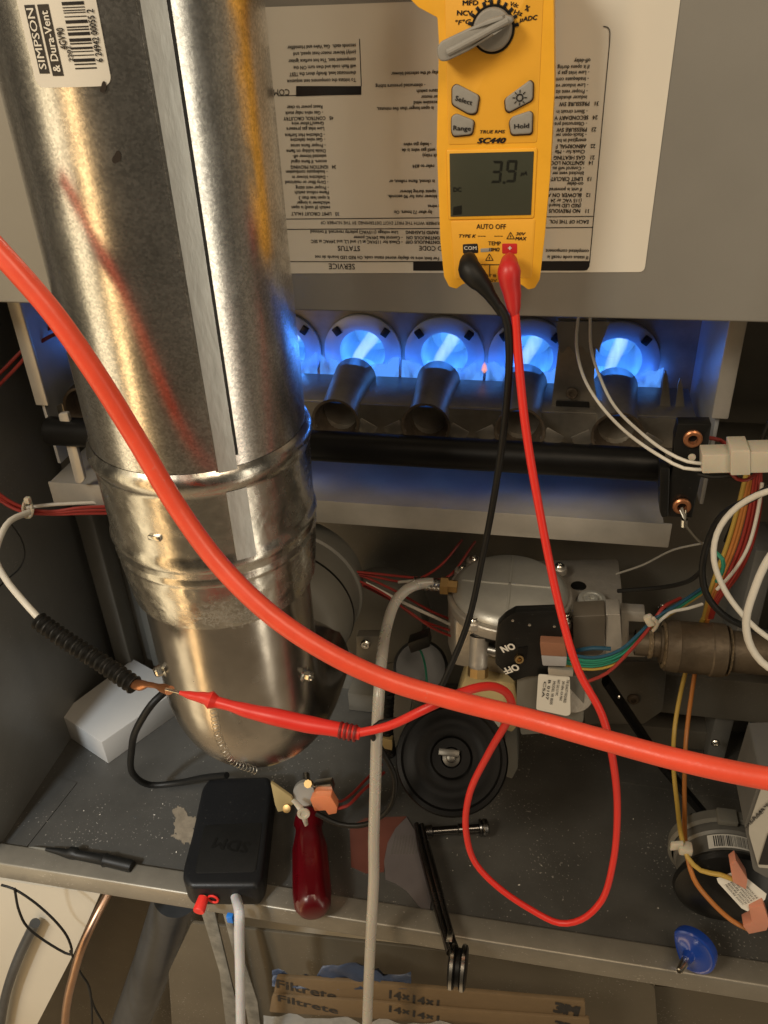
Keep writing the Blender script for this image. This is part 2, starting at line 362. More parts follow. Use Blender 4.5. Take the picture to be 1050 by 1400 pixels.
# corner seam on the shelf and dust
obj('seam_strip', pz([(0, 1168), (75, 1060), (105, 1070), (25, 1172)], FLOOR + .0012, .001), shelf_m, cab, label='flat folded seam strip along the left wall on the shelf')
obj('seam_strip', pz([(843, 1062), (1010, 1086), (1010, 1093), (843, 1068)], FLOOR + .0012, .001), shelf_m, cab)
bm = bmesh.new()
def crumb(bm, c, r):
    vs = [c + Vector((random.uniform(-1, 1), random.uniform(-1, 1), random.uniform(0, 1))) * r for _ in range(4)]
    q = [bm.verts.new(v) for v in vs]
    for f in ((0, 1, 2), (0, 1, 3), (1, 2, 3), (0, 2, 3)): bm.faces.new([q[i] for i in f])
for _ in range(130):
    cx, cy = random.choice([(640, 1190), (620, 1200), (740, 1200), (210, 1130), (60, 1120), (480, 1180), (900, 1200), (130, 1130)])
    a = cx + random.gauss(0, 45) * random.random(); b = cy + random.gauss(0, 30)
    c = G(a, b, FLOOR)
    if XL < c.x < XR and YF + .025 < c.y < YB: crumb(bm, c, random.choice((.0003, .0004, .0006, .0013)))
bmesh.ops.recalc_face_normals(bm, faces=bm.faces)
obj('dust_crumbs', bm, debris, None, label='white crumbs and grit scattered over the steel shelf', cat='dust', kind='stuff', smooth=False)
bm = bmesh.new(); NX, NY = 90, 70; vg = {}
for a in range(NX):
    for b in range(NY):
        u_, w_ = a / NX * 2 - 1, b / NY * 2 - 1
        f = 1 - (u_ * u_ + w_ * w_) ** .5 * 1.3 + .75 * noise.fractal(Vector((u_ * 1.6, w_ * 1.9, 4.2)), 1.0, 2.0, 5)
        if f > .42:
            q = []
            for da, db in ((0, 0), (1, 0), (1, 1), (0, 1)):
                kk = (a + da, b + db)
                if kk not in vg: vg[kk] = bm.verts.new(G(252 + 44 * (kk[0] / NX * 2 - 1), 1128 + 46 * (kk[1] / NY * 2 - 1), FLOOR + .0005))
                q.append(vg[kk])
            bm.faces.new(q)
bmesh.ops.recalc_face_normals(bm, faces=bm.faces)
obj('stain', bm, stain_m, cab, label='irregular beige stain on the shelf')

# blower door with its instruction label
door = thing('blower_door', 'flat grey sheet metal blower door above the burners, with an upside down label', 'door', (-0.15, 0.55, -0.19))
PYD = 0.535
obj('door_sheet', box(-0.66, 0.34, PYD, PYD + .022, -0.188, 0.16, .0018, 3), panel_m, door)
lab = obj('instruction_label', py([(330, 11), (600, 1), (932, -14), (881, 372), (372, 374)], PYD - .0006, .0005, 0, 8), paper_m, door)
tl = []; bars = []
YT = PYD - .0010
def L1(u, v, s, bold=0.0, h=4.6, al='LEFT', w=None):      # left crop coordinates
    tl.append(up_text(s, 360 + u / 4.117, 40 + v / 4.117, h, al, bold, w))
def L2(u, v, s, bold=0.0, h=4.6, al='LEFT', w=None):
    tl.append(up_text(s, 740 + u / 4.375, 60 + v / 4.375, h, al, bold, w))
def up_text(s, px, pyy, h, al, bold, w=None):
    p = P(px, pyy, YT); k = mpp(p)
    return text_bm(s, p + Z * (h * k * .5), -X, -Z, h * k, al, bold, 0.93, 0, w * k if w else None)
for v, s in ((285, 'To initiate the component test sequence'), (245, 'thermostat lead. Briefly short the TEST'), (208, 'will flash code and then turn ON the'), (170, 'component test. The hot surface igniter'), (130, '(only) blower motor-heat speed, and'), (92, 'seconds each.  Gas Valve and Humidifier')):
    L1(522, v, s)
for v, s in ((437, 'Reset power to clear'), (470, '- Gas valve relay stuck'), (530, 'Green/Yellow wire'), (560, 'Low inlet gas pressure'), (595, '- Defective Hot Surface'), (622, '- Gas valve defective'), (655, '- Proper flame sense'), (685, 'Oxide buildup on flame'), (715, 'selected blower off-'), (745, 'occurs. If flame signal'), (803, '- Inadequate combustion'), (833, '- Defective blower m'), (862, '- Dirty filter or restricted'), (893, '- Proper vent sizing'), (920, 'Flame rollout switch'), (950, 'it open less than 3'), (978, 'whichever is longer'), (1005, 'switch (if used) is open')):
    L1(335 + (v - 437) * .075, v, s)
for u, v, s in ((395, 500, '45   CONTROL CIRCUITRY'), (410, 775, '34   IGNITION PROVING'), (428, 1040, '33   LIMIT CIRCUIT FAULT')):
    L1(u, v, s, .02)
for u, v, s in ((720, 252, 'off-delay of the selected blower'), (632, 322, '- obstructed pressure tubing'), (862, 350, 'pressure switch'), (888, 383, 'inducer motor'), (845, 415, 'excessive wind'), (640, 450, 'is open longer than five minutes,'), (790, 650, '- leaky gas valve'), (780, 682, 'until gas valve is de'), (895, 712, '(stuck relay)'), (840, 772, 'refer to #34'), (708, 857, 'is closed, flame rollout, or'), (768, 915, 'opens during blower'), (700, 942, 'blower runs for 90 seconds.'), (925, 998, 'loose wires'), (735, 1030, 'by after 72 hours. On')):
    L1(u, v, s, al='RIGHT')
L1(800 + 205, 1093, 'NUMBER WITH THE FIRST DIGIT DETERMINED BY THE NUMBER OF', .004, 4.4)
L1(985, 1145, 'RAPID FLASHING', .02); L1(760, 1145, 'Line voltage (115VAC) polarity reversed. If twinned')
L1(1010, 1175, 'CONTINUOUS ON', .02); L1(785, 1175, '- Control has 24VAC power')
L1(1010, 1200, 'CONTINUOUS OFF', .02); L1(785, 1200, '- Check for 115VAC at L1 and L2, and 24VAC at SEC')
L1(1040, 1235, 'LED CODE', .01, 6.5); L1(545, 1235, 'STATUS', .01, 7); L1(990, 1292, 'For limit wire to display stored status code. On RED LED boards do not')
L1(517, 1337, 'SERVICE', .005, 8); L1(150, 355, 'COMPONENT TEST', .005, 8)
for u, v, s, b in ((295, 100, 'off-delay', 0), (290, 137, 'if it opens during', 0), (288, 172, '- Low inlet gas p', 0), (285, 210, '- Inadequate com', 0), (282, 248, '- Low inducer vo', 0), (278, 285, '- Proper vent siz', 0), (275, 320, 'inducer shutdown', 0), (345, 357, '31   PRESSURE SW', .02), (278, 405, '- Short circuit in', 0), (338, 440, '24   SECONDARY V', .02), (275, 478, '- Obstructed pre', 0), (330, 512, '23   PRESSURE SW', .02), (272, 545, '- Stuck-open sw', 0), (270, 578, 'energized in he', 0), (325, 612, '22   ABNORMAL F', .02), (262, 645, 'Check for - Mis', 0), (320, 680, '21   GAS HEATING', .02), (314, 712, '14   IGNITION LOC', .02), (258, 745, '- Control will au', 0), (255, 775, 'blocked vent sw', 0), (305, 808, '13   LIMIT CIRCUIT', .02), (252, 838, 'on-delay', 0), (245, 872, 'if unit is powered', 0), (298, 905, '12   BLOWER ON A', .02), (243, 938, '(115 VAC or 24', 0), (240, 968, '(RED LED board', 0), (290, 1000, '11   NO PREVIOUS', .02), (285, 1065, 'EACH OF THE FOL', 0), (285, 1242, 'completed component', 0), (282, 1280, 'If status code recall is', 0)):
    L2(u, v, s, b, 5.2 if b else 4.9)
obj('printed_text', tl, ink_m, lab, smooth=False)
bars.append(py([(404.9, 117.7), (494, 117.7), (494, 128.5), (404.9, 131.8)], YT, .0002))
bars.append(py([(565, 358.2), (806.3, 357), (806, 364), (803, 369), (799, 370), (565, 370)], YT, .0002))
for a, b, c, d in ((380, 299.2, 812, 295.4), (380, 313.3, 811, 310.6), (380, 357.4, 806, 357), (380, 130.5, 494, 128.5)):
    bars.append(py([(a, b), (c, d), (c, d + .9), (a, b + .9)], YT + .0001, .0002))
bars.append(py([(491, 53), (492, 53), (494.6, 118), (493.6, 118)], YT + .0001, .0002))
bars.append(py([(833, 58), (834, 58), (806.5, 360), (805.5, 360)], YT + .0001, .0002))
bars.append(sweep(spline([P(825, 36, YT), P(831, 37.5, YT), P(833.6, 42, YT), P(833.5, 58, YT)], .001), .00022, 6))
obj('printed_bars', bars, ink_m, lab, smooth=False)

# ------------------------------------------------------------------ burner assembly
burn = thing('burner_assembly', 'steel gas burner tray with blue flames firing into round heat exchanger openings', 'burner', (-0.15, 0.66, -0.40))
BX0, BX1 = -0.445, 0.128
hx = [P(496.6, 480, YB).x + i * 0.0765 for i in range(-3, 4)]
hz = P(496.6, 480, YB).z
RH, RF = 0.0215, 0.0365
# back wall of the burner box: strips above and below, openings closed by collars
def holed_plate(x0, x1, z0, z1, holes, y, r):
    bm = bmesh.new(); n = 48
    xs = [x0] + [(a + b) / 2 for a, b in zip(holes, holes[1:])] + [x1]
    for i, hxx in enumerate(holes):
        a, b = xs[i], xs[i + 1]; inner = []; outer = []
        for k in range(n):
            t = 2 * PI * (k + .5) / n; c, s = math.cos(t), math.sin(t)
            inner.append(bm.verts.new((hxx + r * c, y, hz + r * s)))
            dx = ((b - hxx) if c > 0 else (a - hxx)) / c if abs(c) > 1e-9 else 1e9
            dz = ((z1 - hz) if s > 0 else (z0 - hz)) / s if abs(s) > 1e-9 else 1e9
            d = min(dx, dz); outer.append(bm.verts.new((hxx + d * c, y, hz + d * s)))
        for k in range(n): bm.faces.new((inner[k], inner[(k + 1) % n], outer[(k + 1) % n], outer[k]))
    bmesh.ops.recalc_face_normals(bm, faces=bm.faces); return bm
obj('vestibule_plate', holed_plate(BX0, BX1, -0.385, -0.12, hx, YB, RH), burner_m, burn)
col0 = obj('collar', lathe((hx[0], YB - .001, hz), -Y_, [(-.004, RF), (.0022, RF), (.003, RF - .0012), (.003, RH + .0012), (.0026, RH), (-.05, RH - .001), (-.095, RH - .002), (-.110, RH - .008), (-.112, 0)], 64), collar_m, burn, ang=50)
for sx in (-1, 1):
    obj('clip_slot', obox((hx[0] + sx * RF * .62, YB - .0052, hz + .0205), rot2(X, Z, sx * -35)[0], Y_, rot2(X, Z, sx * -35)[1], .0065, .003, .008, .0008), blk, col0)
core = obj('flame', lathe((hx[0] - .001, YB - .05, hz - .004), Y_, [(0, 0), (.002, .004), (.01, .0125), (.03, .0175), (.06, .0185), (.09, .016), (.108, .009), (.112, 0)], 48), flame_m, col0, label='blue flame entering the opening', ang=180)
obj('flame_core', lathe((hx[0] - .010, YB - .018, hz - .010), Vector((.30, 1, .30)), [(0, 0), (.004, .002), (.02, .0055), (.05, .0068), (.07, .004), (.075, 0)], 32), flamec, core, ang=180)
for i in range(1, len(hx)): dup(col0, (hx[i] - hx[0], 0, 0), burn)
# carry-over flame lying along the far edge of the burner plate
for i, x in enumerate(hx):
    if i in (1,): continue
    bm = bmesh.new(); vs = []
    for k in range(13):
        t = k / 12 * 2 - 1; h = .015 * (.25 + .75 * abs(t) ** 1.5) * (1 + .2 * math.sin(k * 2.1 + i))
        vs.append((bm.verts.new((x + t * .037, .701, -.312)), bm.verts.new((x + t * .037 + .001, .704, -.303 + h))))
    for a, b in zip(vs, vs[1:]): bm.faces.new((a[0], b[0], b[1], a[1]))
    obj('carry_over_flame', bm, flame_e, burn)
obj('orange_flame', lathe(P(662, 510, .700), Z, [(0, .001), (.003, .003), (.007, .0022), (.011, 0)], 12), flameo, burn, label='tiny orange tipped flame between two openings')
# burner plate, tubes and rims
PZ = -0.3045
obj('burner_plate', box(BX0 + .012, BX1 - .01, .6405, .698, PZ - .003, PZ, .001), burner_m, burn)
obj('burner_plate', box(BX0 + .012, BX1 - .01, .606, .640, PZ - .030, PZ - .027, .001), burner_m, burn)
obj('plate_step', box(BX0 + .012, BX1 - .01, .638, .6402, PZ - .0268, PZ - .0005, .0), burner_m, burn)
vx = [x - .0015 for x in hx]
t0 = obj('burner_tube', sweep([Vector((vx[0], .694, PZ - .001)), Vector((vx[0], .685, PZ - .001)), Vector((vx[0], .665, PZ - .0015)), Vector((vx[0], .640, PZ - .004)), Vector((vx[0], .622, PZ - .007))], [.0195, .0185, .0175, .0165, .0175], 28, cap=False), burner_m, burn)
obj('air_mouth', lathe((vx[0], .622, PZ - .007), -Y_, [(0, .0172), (.004, .0185), (.0060, .0205), (.0068, .0205), (.0060, .0183), (0, .0158), (-.03, .0150)], 32), rust_m, t0)
obj('mouth_glow', lathe((vx[0], .640, PZ - .004), Y_, [(0, 0), (.001, .008), (.006, .0125), (.02, .0120), (.03, 0)], 24), glow_m, t0, ang=180)  # glowing body added for the flame light that shows through the tube
for s_ in (-1, 1): obj('mounting_tab', obox((vx[0] + s_ * .026, .617, PZ - .012), rot2(X, Z, -s_ * 30)[0], Y_, rot2(X, Z, -s_ * 30)[1], .016, .0015, .012, .001), burner_m, t0)
obj('tube_end', lathe((vx[0], .692, PZ - .001), Y_, [(0, .0185), (.001, .016), (.001, 0)], 24), burner_m, t0)
for i in range(1, len(hx)): dup(t0, (vx[i] - vx[0], 0, 0), burn)
obj('tray', box(BX0 - .002, 0.100, .600, .715, -0.383, -0.3805, .0008), tray_m, burn)
obj('tray_lip', box(BX0 - .002, 0.106, .597, .5995, -0.402, -0.379, .001), tray_m, burn)
sp0 = obj('side_plate', box(BX1 - .004, BX1 - .001, .60, YB - .001, -0.36, -0.12, .0005), collar_m, burn)
obj('side_flange', box(BX1 - .008, BX1 + .004, .595, .5985, -0.283, -0.12, .001), tray_m, burn)
obj('side_plate', box(BX0 + .012, BX0 + .015, .60, YB - .001, -0.36, -0.12, .0005), collar_m, burn)
obj('side_flange', box(BX0 + .010, BX0 + .022, .595, .5985, -0.300, -0.12, .001), tray_m, burn)
obj('side_arm', py([(79, 566), (92, 564), (116, 655), (110, 662), (103, 660)], .588, .004, .0006, 3), tray_m, burn, label='slanting steel arm at the left end of the tray')
for a, b in ((910, 520), (930, 530)):
    obj('pressed_tab', py([(a - 9, b + 45), (a - 3, b - 5), (a, b - 14), (a + 3, b - 5), (a + 8, b + 45)], .66, .002, .0005, 3), burner_m, burn)
ig = obj('igniter_bracket', py([(763, 436), (764, 470), (758, 520), (755, 545), (752, 590), (826, 592), (818, 560), (812, 520), (815, 475), (830, 436)], .652, .003, .0008, 2), burner_m, burn, label='grey bracket in front of the third and fourth openings')
screw(P(782, 537, .650), -Y_, .005, rust_m, ig)
obj('slot', py([(760, 548), (806, 550), (806, 559), (760, 557)], .6505, .001, .0002, 2), blk, ig)
# jagged top shield
q = [(760, 440), (764, 476)] + [(764 + k * 2.9, 478 + 5 * math.sin(k * 1.05)) for k in range(20)] + [(822, 470), (834, 440)]
obj('igniter_shield', py(q, .647, .002, 0), side_m, ig)
# blue light of the flames
for i, x in enumerate(hx):
    l2 = bpy.data.lights.new('flame_light', 'POINT'); l2.energy = 0.05; l2.color = (0.04, 0.24, 1.0); l2.shadow_soft_size = .006
    o = bpy.data.objects.new('flame_light', l2); COL.objects.link(o); o.location = (x, .755, hz - .004)
l = bpy.data.lights.new('flame_light', 'AREA'); l.shape = 'RECTANGLE'; l.size = .5; l.size_y = .006; l.energy = 0.18; l.color = (.03, .18, 1)
o = bpy.data.objects.new('flame_light', l); COL.objects.link(o); o.location = (-.15, .7005, PZ - .006); o.rotation_euler = (math.radians(150), 0, 0)

# manifold
man = thing('gas_manifold', 'black painted gas manifold pipe running under the burner tubes', 'pipe', P(650, 615, .60))
a, b = P(64, 578, .592), P(908, 622, .592); a.z = b.z = -0.3225
obj('pipe', lathe(a, b - a, [(0, 0), (0, .012), (.002, .0128), ((b - a).length, .0128), ((b - a).length, 0)], 28), blkp, man)
# black terminal bracket at the end of the manifold
br = thing('rollout_switch_bracket', 'black bracket with two copper screw terminals at right end of the burner tray', 'bracket', P(935, 645, .56))
obj('plate', py([(927, 580), (973, 580), (968, 612), (946, 708), (906, 706), (910, 668), (920, 640), (922, 600)], .555, .012, .001, 2), blk, br)
obj('flange', py([(902, 640), (916, 640), (914, 706), (905, 708), (902, 700)], .552, .016, .001, 2), blk, br)
for a, b in ((947, 599), (932, 691)):
    t = obj('terminal', lathe(P(a, b, .5545), -Y_, [(0, .0065), (.002, .0065), (.003, .0055), (.003, .0035), (-.001, .003), (-.001, 0)], 20), copper, br)
obj('rivet', lathe(P(946, 625, .5545), -Y_, [(0, .0028), (.001, .0025), (.0015, 0)], 12), conn_m, br)
obj('ground_wire', wire([(932, 694, .551), (936, 706, .549), (937, 716, .55), (945, 728, .56), (958, 742, .57), (975, 752, .58)], 3), gryw, br)
obj('ring_terminal', [wire([(929, 697, .550), (936, 712, .549)], 2.4), wire([(938, 697, .550), (937, 712, .549)], 2.4), lathe(P(936, 710, .549), Vector((.1, 0, -1)), [(0, .0025), (.006, .0025), (.006, 0)], 10)], steel, br)

# ------------------------------------------------------------------ vent pipe
VX, VY, VR = -0.216, 0.45, 0.0675
vent = thing('vent_pipe', 'large round galvanised vent pipe with lengthwise seam, in front of the door', 'pipe', (VX, VY, -0.45))
def cyl_hit(px, pyy, R=VR):
    r = ray(px, pyy); dx, dy = r.x, r.y
    A = dx * dx + dy * dy; B = -2 * (dx * VX + dy * VY); C = VX * VX + VY * VY - R * R
    t = (-B - math.sqrt(max(0, B * B - 4 * A * C))) / (2 * A); p = r * t
    return math.atan2(p.x - VX, -(p.y - VY)), p.z          # angle 0 faces -Y, growing to +X
def on_cyl(th, z, R): return Vector((VX + R * math.sin(th), VY - R * math.cos(th), z))
ZB = -0.239
obj('upper_section', lathe((VX, VY, .22), -Z, [(0, VR)] + [(.02 * k, VR) for k in range(1, 23)] + [(.22 - ZB - .004, VR)], 96), galv, vent)
zb = -ZB
# bead, taped collar and the narrower outlet
prof = [(.217 , VR)]
prof = []
n = 60
bm = bmesh.new(); rings = []
cps = [(-.233, VR + .0003), (-.2365, VR + .0028), (-.240, VR + .0038), (-.244, VR + .0030), (-.248, VR + .0012), (-.26, VR + .0009), (-.275, VR + .0007), (-.292, VR + .0003), (-.2965, VR + .0012), (-.2995, VR + .0018), (-.3025, VR + .0006), (-.309, VR - .0005), (-.3115, VR + .0006), (-.314, VR - .0004), (-.325, VR - .001), (-.338, VR - .0022), (-.350, VR - .0035), (-.3505, VR - .0055)]
prof2 = []
for (z0, r0), (z1, r1) in zip(cps, cps[1:]):
    m_ = max(1, int((z0 - z1) / .0016))
    for k in range(m_): prof2.append((z0 + (z1 - z0) * k / m_, r0 + (r1 - r0) * k / m_))
prof2.append(cps[-1])
SEG = 200
for z, r in prof2:
    ring = []
    for k in range(SEG):
        t = 2 * PI * k / SEG
        w = noise.noise(Vector((math.cos(t) * 9, math.sin(t) * 9, z * 90))) * (.00018 if z < -.305 else .00005) + abs(noise.noise(Vector((math.cos(t) * 22, math.sin(t) * 22, z * 260 + 5)))) * (.0003 if z < -.31 or 1.1 < t < 1.8 else .00003)
        if z > -.2475: w *= .4
        ring.append(bm.verts.new(on_cyl(t, z, r + w)))
    rings.append(ring)
for a, b in zip(rings, rings[1:]):
    for k in range(SEG): bm.faces.new((a[k], b[k], b[(k + 1) % SEG], a[(k + 1) % SEG]))
bmesh.ops.recalc_face_normals(bm, faces=bm.faces)
obj('taped_collar', bm, tape, vent, ang=60, label='crinkled shiny taped collar with raised bead')
# elbow
RE = 0.0590
path = [Vector((VX, VY, -.340)), Vector((VX, VY, -.38)), Vector((VX, VY, -.41)), Vector((VX, VY, -.437))]
for k in range(1, 19):
    t = k / 18 * PI / 2; path.append(Vector((VX + .00 * t, VY + .07 - .07 * math.cos(t), -.439 - .07 * math.sin(t))))
path += [Vector((VX, .545, -.509))]
obj('elbow', sweep(path, RE, 72), elbow_m, vent)
for a, b in ((417, 922), (222, 915)):
    r = ray(a, b)
    th, z = cyl_hit(a, b, RE) 
    c = on_cyl(th, z, RE - .001); ax = on_cyl(th, z, 1) - on_cyl(th, z, 0)
    s = obj('screw', lathe(c, ax, [(0, .0055), (.001, .0062), (.002, .0042), (.006, .0040), (.007, .0030), (.0045, .0022), (.0045, 0)], 8), steel, vent)
# lengthwise lock seam
def strip(px_pairs, R0, R1, zt, zb_, mtl, name, parent=vent):
    (x0, y0), (x1, y1) = px_pairs
    th0 = cyl_hit(x0, y0, R1)[0]; th1 = cyl_hit(x1, y1, R1)[0]; bm = bmesh.new(); rings = []
    for i in range(60):
        z = zt + (zb_ - zt) * i / 59
        row = [on_cyl(th0, z, R0)] + [on_cyl(th0 + (th1 - th0) * k / 6, z, R1) for k in range(7)] + [on_cyl(th1, z, R0)]
        rings.append([bm.verts.new(v) for v in row])
    for a, b in zip(rings, rings[1:]):
        for k in range(8): bm.faces.new((a[k], a[k + 1], b[k + 1], b[k]))
    bmesh.ops.recalc_face_normals(bm, faces=bm.faces)
    return obj(name, bm, mtl, parent)
strip(((258, 400), (288, 400)), VR - .001, VR + .0016, .22, -.234, seam_m, 'lock_seam')
strip(((289, 400), (293, 400)), VR - .001, VR + .0004, .22, -.226, mat('seam_groove', (.05, .05, .05), .5, .8), 'seam_groove')
strip(((254, 400), (257.5, 400)), VR - .001, VR + .0009, .22, -.234, galv, 'seam_fold')
strip(((317, 720), (345, 720)), VR - .001, VR + .0018, -.2475, -.296, seam_m, 'collar_seam')
bm = bmesh.new()
for a in range(110):
    for b in range(70):
        px_, py_ = 248 + a * 1.05, 812 + b * .72
        f = noise.fractal(Vector((a * .16, b * .16, 9)), 1.0, 2.0, 4) + .55 - ((px_ - 312) / 52) ** 2 * .5 - ((py_ - 842) / 16) ** 2 * .45
        if f > .22 and random.random() < .6:
            th, z = cyl_hit(px_, py_, VR); q = [on_cyl(th + i * .0030, z + j * .0003, VR + .0007 if z > -.338 else VR - .0006) for i, j in ((0, 0), (1, 0), (1, 1), (0, 1))]
            bm.faces.new([bm.verts.new(v) for v in q])
obj('white_residue', bm, mat('pale_residue', (.50, .49, .46), .6, .1), vent, kind='stuff', smooth=False, label='speckled white residue on the lower band')
# lance marks
for a, b, w_ in ((212, 735, 8), (272, 733, 5)):
    th, z = cyl_hit(a, b, VR + .001); c = on_cyl(th, z, VR + .0012); ax = (on_cyl(th, z, 1) - on_cyl(th, z, 0)); u = Z.cross(ax)
    obj('lance_mark', obox(c, u, ax, Z, .0011 * w_, .003, .0035, .001), steel, vent)
# ink smudges
for a, b, w_ in ((160, 215, 5.5), (142, 119, 4.5)):
    bm = bmesh.new(); q = []
    for k in range(18):
        t = 2 * PI * k / 18; n_ = 1 + .22 * math.sin(2 * t + a) + .12 * math.sin(3 * t)
        th, z = cyl_hit(a + w_ * n_ * math.cos(t), b + w_ * 1.5 * n_ * math.sin(t)); q.append(bm.verts.new(on_cyl(th, z, VR + .0003 + (.0006 if b < 150 else 0))))
    bm.faces.new(q); obj('ink_smudge', bm, mat('brown_smudge', (.022, .016, .012), .5), vent)
# sticker on the pipe: reading direction runs up the pipe
th_a, _ = cyl_hit(38, 60); th_b, _ = cyl_hit(143, 60); z_low = cyl_hit(100, 119)[1]; z_top = cyl_hit(75, -22)[1]
ZS0 = cyl_hit(68, 95)[1]; ZS1 = cyl_hit(45, 12)[1]; ZL = ZS1 - ZS0
def cyl_quad(tha, thb, z0, z1, R, nt_=14, rc=0.0):
    bm = bmesh.new(); W_ = (thb - tha) * R; H = z1 - z0; loop = []
    base = rpoly([(0, 0), (W_, 0), (W_, H), (0, H)], rc, 5) if rc else [(0, 0), (W_, 0), (W_, H), (0, H)]
    # grid columns clipped to the rounded outline
    cols = sorted(set([0, W_] + [W_ * i / nt_ for i in range(nt_ + 1)] + [rc * (1 - math.cos(a * PI / 10)) for a in range(6)] + [W_ - rc * (1 - math.cos(a * PI / 10)) for a in range(6)])) if rc else [W_ * i / nt_ for i in range(nt_ + 1)]
    prev = None
    for x in cols:
        d = 0
        if rc and x < rc: d = rc - math.sqrt(max(0, rc * rc - (rc - x) ** 2))
        if rc and x > W_ - rc: d = rc - math.sqrt(max(0, rc * rc - (x - W_ + rc) ** 2))
        a = bm.verts.new(on_cyl(tha + x / R, z0 + d, R)); b = bm.verts.new(on_cyl(tha + x / R, z1 - d, R))
        if prev: bm.faces.new((prev[0], a, b, prev[1]))
        prev = (a, b)
    bmesh.ops.recalc_face_normals(bm, faces=bm.faces)
    for f in bm.faces:
        c = f.calc_center_median() - Vector((VX, VY, 0)); c.z = 0
        if f.normal.dot(c) < 0: f.normal_flip()
    return bm
stk = obj('sticker', cyl_quad(th_a, th_b, z_low, z_top, VR + .0005, 16, .004), white_m, vent)
def cyl_text(s, fth, z0, h, bold=0.0, length=None, R=VR + .0009):
    """text running up the pipe; fth = fraction across the sticker of its baseline"""
    bm = text_bm(s, Vector((0, 0, 0)), X, Y_, h, 'LEFT', bold, 1, 0, length)
    bmesh.ops.triangulate(bm, faces=bm.faces)
    th = th_a + (th_b - th_a) * fth
    for v in bm.verts: v.co = on_cyl(th - v.co.y / R, z0 + v.co.x, R + v.co.z)
    return bm
blks = []; txs = []
def frac(f): return th_a + (th_b - th_a) * f
blks.append(cyl_quad(frac(.10), frac(.25), ZS0 - .0015, ZS1 + .0015, VR + .0007))
blks.append(cyl_quad(frac(.285), frac(.435), ZS0 - .0025, ZS1 + .0015, VR + .0007))
zz = z_low + .007; random.seed(3)
while zz < z_top - .006:
    w_ = random.choice((.00035, .0005, .0008, .0012)); blks.append(cyl_quad(frac(.60), frac(.86), zz, zz + w_, VR + .0007, 5)); zz += w_ + random.choice((.0005, .0007, .0011))
obj('printed_blocks', blks, ink_m, stk)
wt = [cyl_text('SIMPSON', .225, ZS0, .0040, .01, ZL), cyl_text('& Dura-Vent', .41, ZS0 - .001, .0038, .0, ZL)]
obj('printed_brand', wt, white_m, stk, smooth=False)
obj('printed_digits', [cyl_text('4GV90', .56, ZS0 + ZL * .33, .0036, 0, ZL * .35), cyl_text('2202', .60, z_low + .010, .0022), cyl_text('6 24942 00055 2', .95, ZS0 + ZL * .1, .0030, 0, ZL * .85)], ink_m, stk, smooth=False)
# small spring hanging at the elbow
sp = spline([P(292, 970, .372), P(300, 1010, .372), P(318, 1040, .375), P(350, 1054, .385)], .0008)
hel = []
acc = 0
for i in range(len(sp) * 5 - 5):
    f = i / 5; k = min(int(f), len(sp) - 2); c = sp[k].lerp(sp[k + 1], f - k); T = (sp[k + 1] - sp[k]).normalized(); U = T.cross(Y_).normalized(); V = T.cross(U)
    a = f * .0008 * 2 * PI / .0034
    hel.append(c + (U * math.cos(a) + V * math.sin(a)) * .0026)
obj('coil_spring', sweep(hel, .00018, 5), mat('dull_spring', (.35, .34, .31), .35, 1.0), None, label='thin coiled steel spring hanging below the pipe elbow', cat='spring')

# ------------------------------------------------------------------ multimeter
MY = 0.490
met = thing('multimeter', 'yellow handheld clamp meter reading 3.9 on its grey display', 'multimeter', P(672, 395, .515))
body = [(556, -60), (562, 0), (572, 10), (598, 24), (600, 60), (597, 200), (602, 330), (607, 378), (614, 392), (624, 395), (632, 389), (640, 386), (706, 386), (714, 390), (722, 396), (731, 394), (738, 382), (744, 330), (752, 240), (758, 120), (757, 0), (757, -60)]
obj('body', py(body, MY, .036, .0042, 2, 4), yellow_m, met)
jc = P(655, -60, MY + .018) + Z * .030 - X * .004
for s_, a0, a1 in ((-1, 200, 92), (1, -20, 88)):
    pth = [jc + Vector((.030 * math.cos(math.radians(a0 + (a1 - a0) * k / 14)), 0, .034 * math.sin(math.radians(a0 + (a1 - a0) * k / 14)) - .004)) for k in range(15)]
    obj('clamp_jaw', sweep(pth, [.0085 - .003 * k / 14 for k in range(15)], 16), yellow_m, met)
fy = MY - .0004
obj('face_plate', py([(607, -50), (613, 198), (734, 195), (745, -50)], fy, .002, .0004, 4), yellow2, met)
obj('face_plate', py([(616, 302), (732, 299), (727, 380), (622, 382)], fy, .002, .0004, 4), yellow2, met)
dsp = obj('display_frame', py([(610, 205), (735, 202), (730, 299), (613, 301)], MY - .0009, .003, .0008, 4), yellow_m, met)
scr = obj('display', py([(614.5, 210), (730, 207), (726, 294), (616, 296.5)], MY - .0013, .001, .0002, 1), lcd_m, dsp)
lcdink = mat('lcd_segment', (0.008, 0.009, 0.007), 0.4, 0)
segs = []
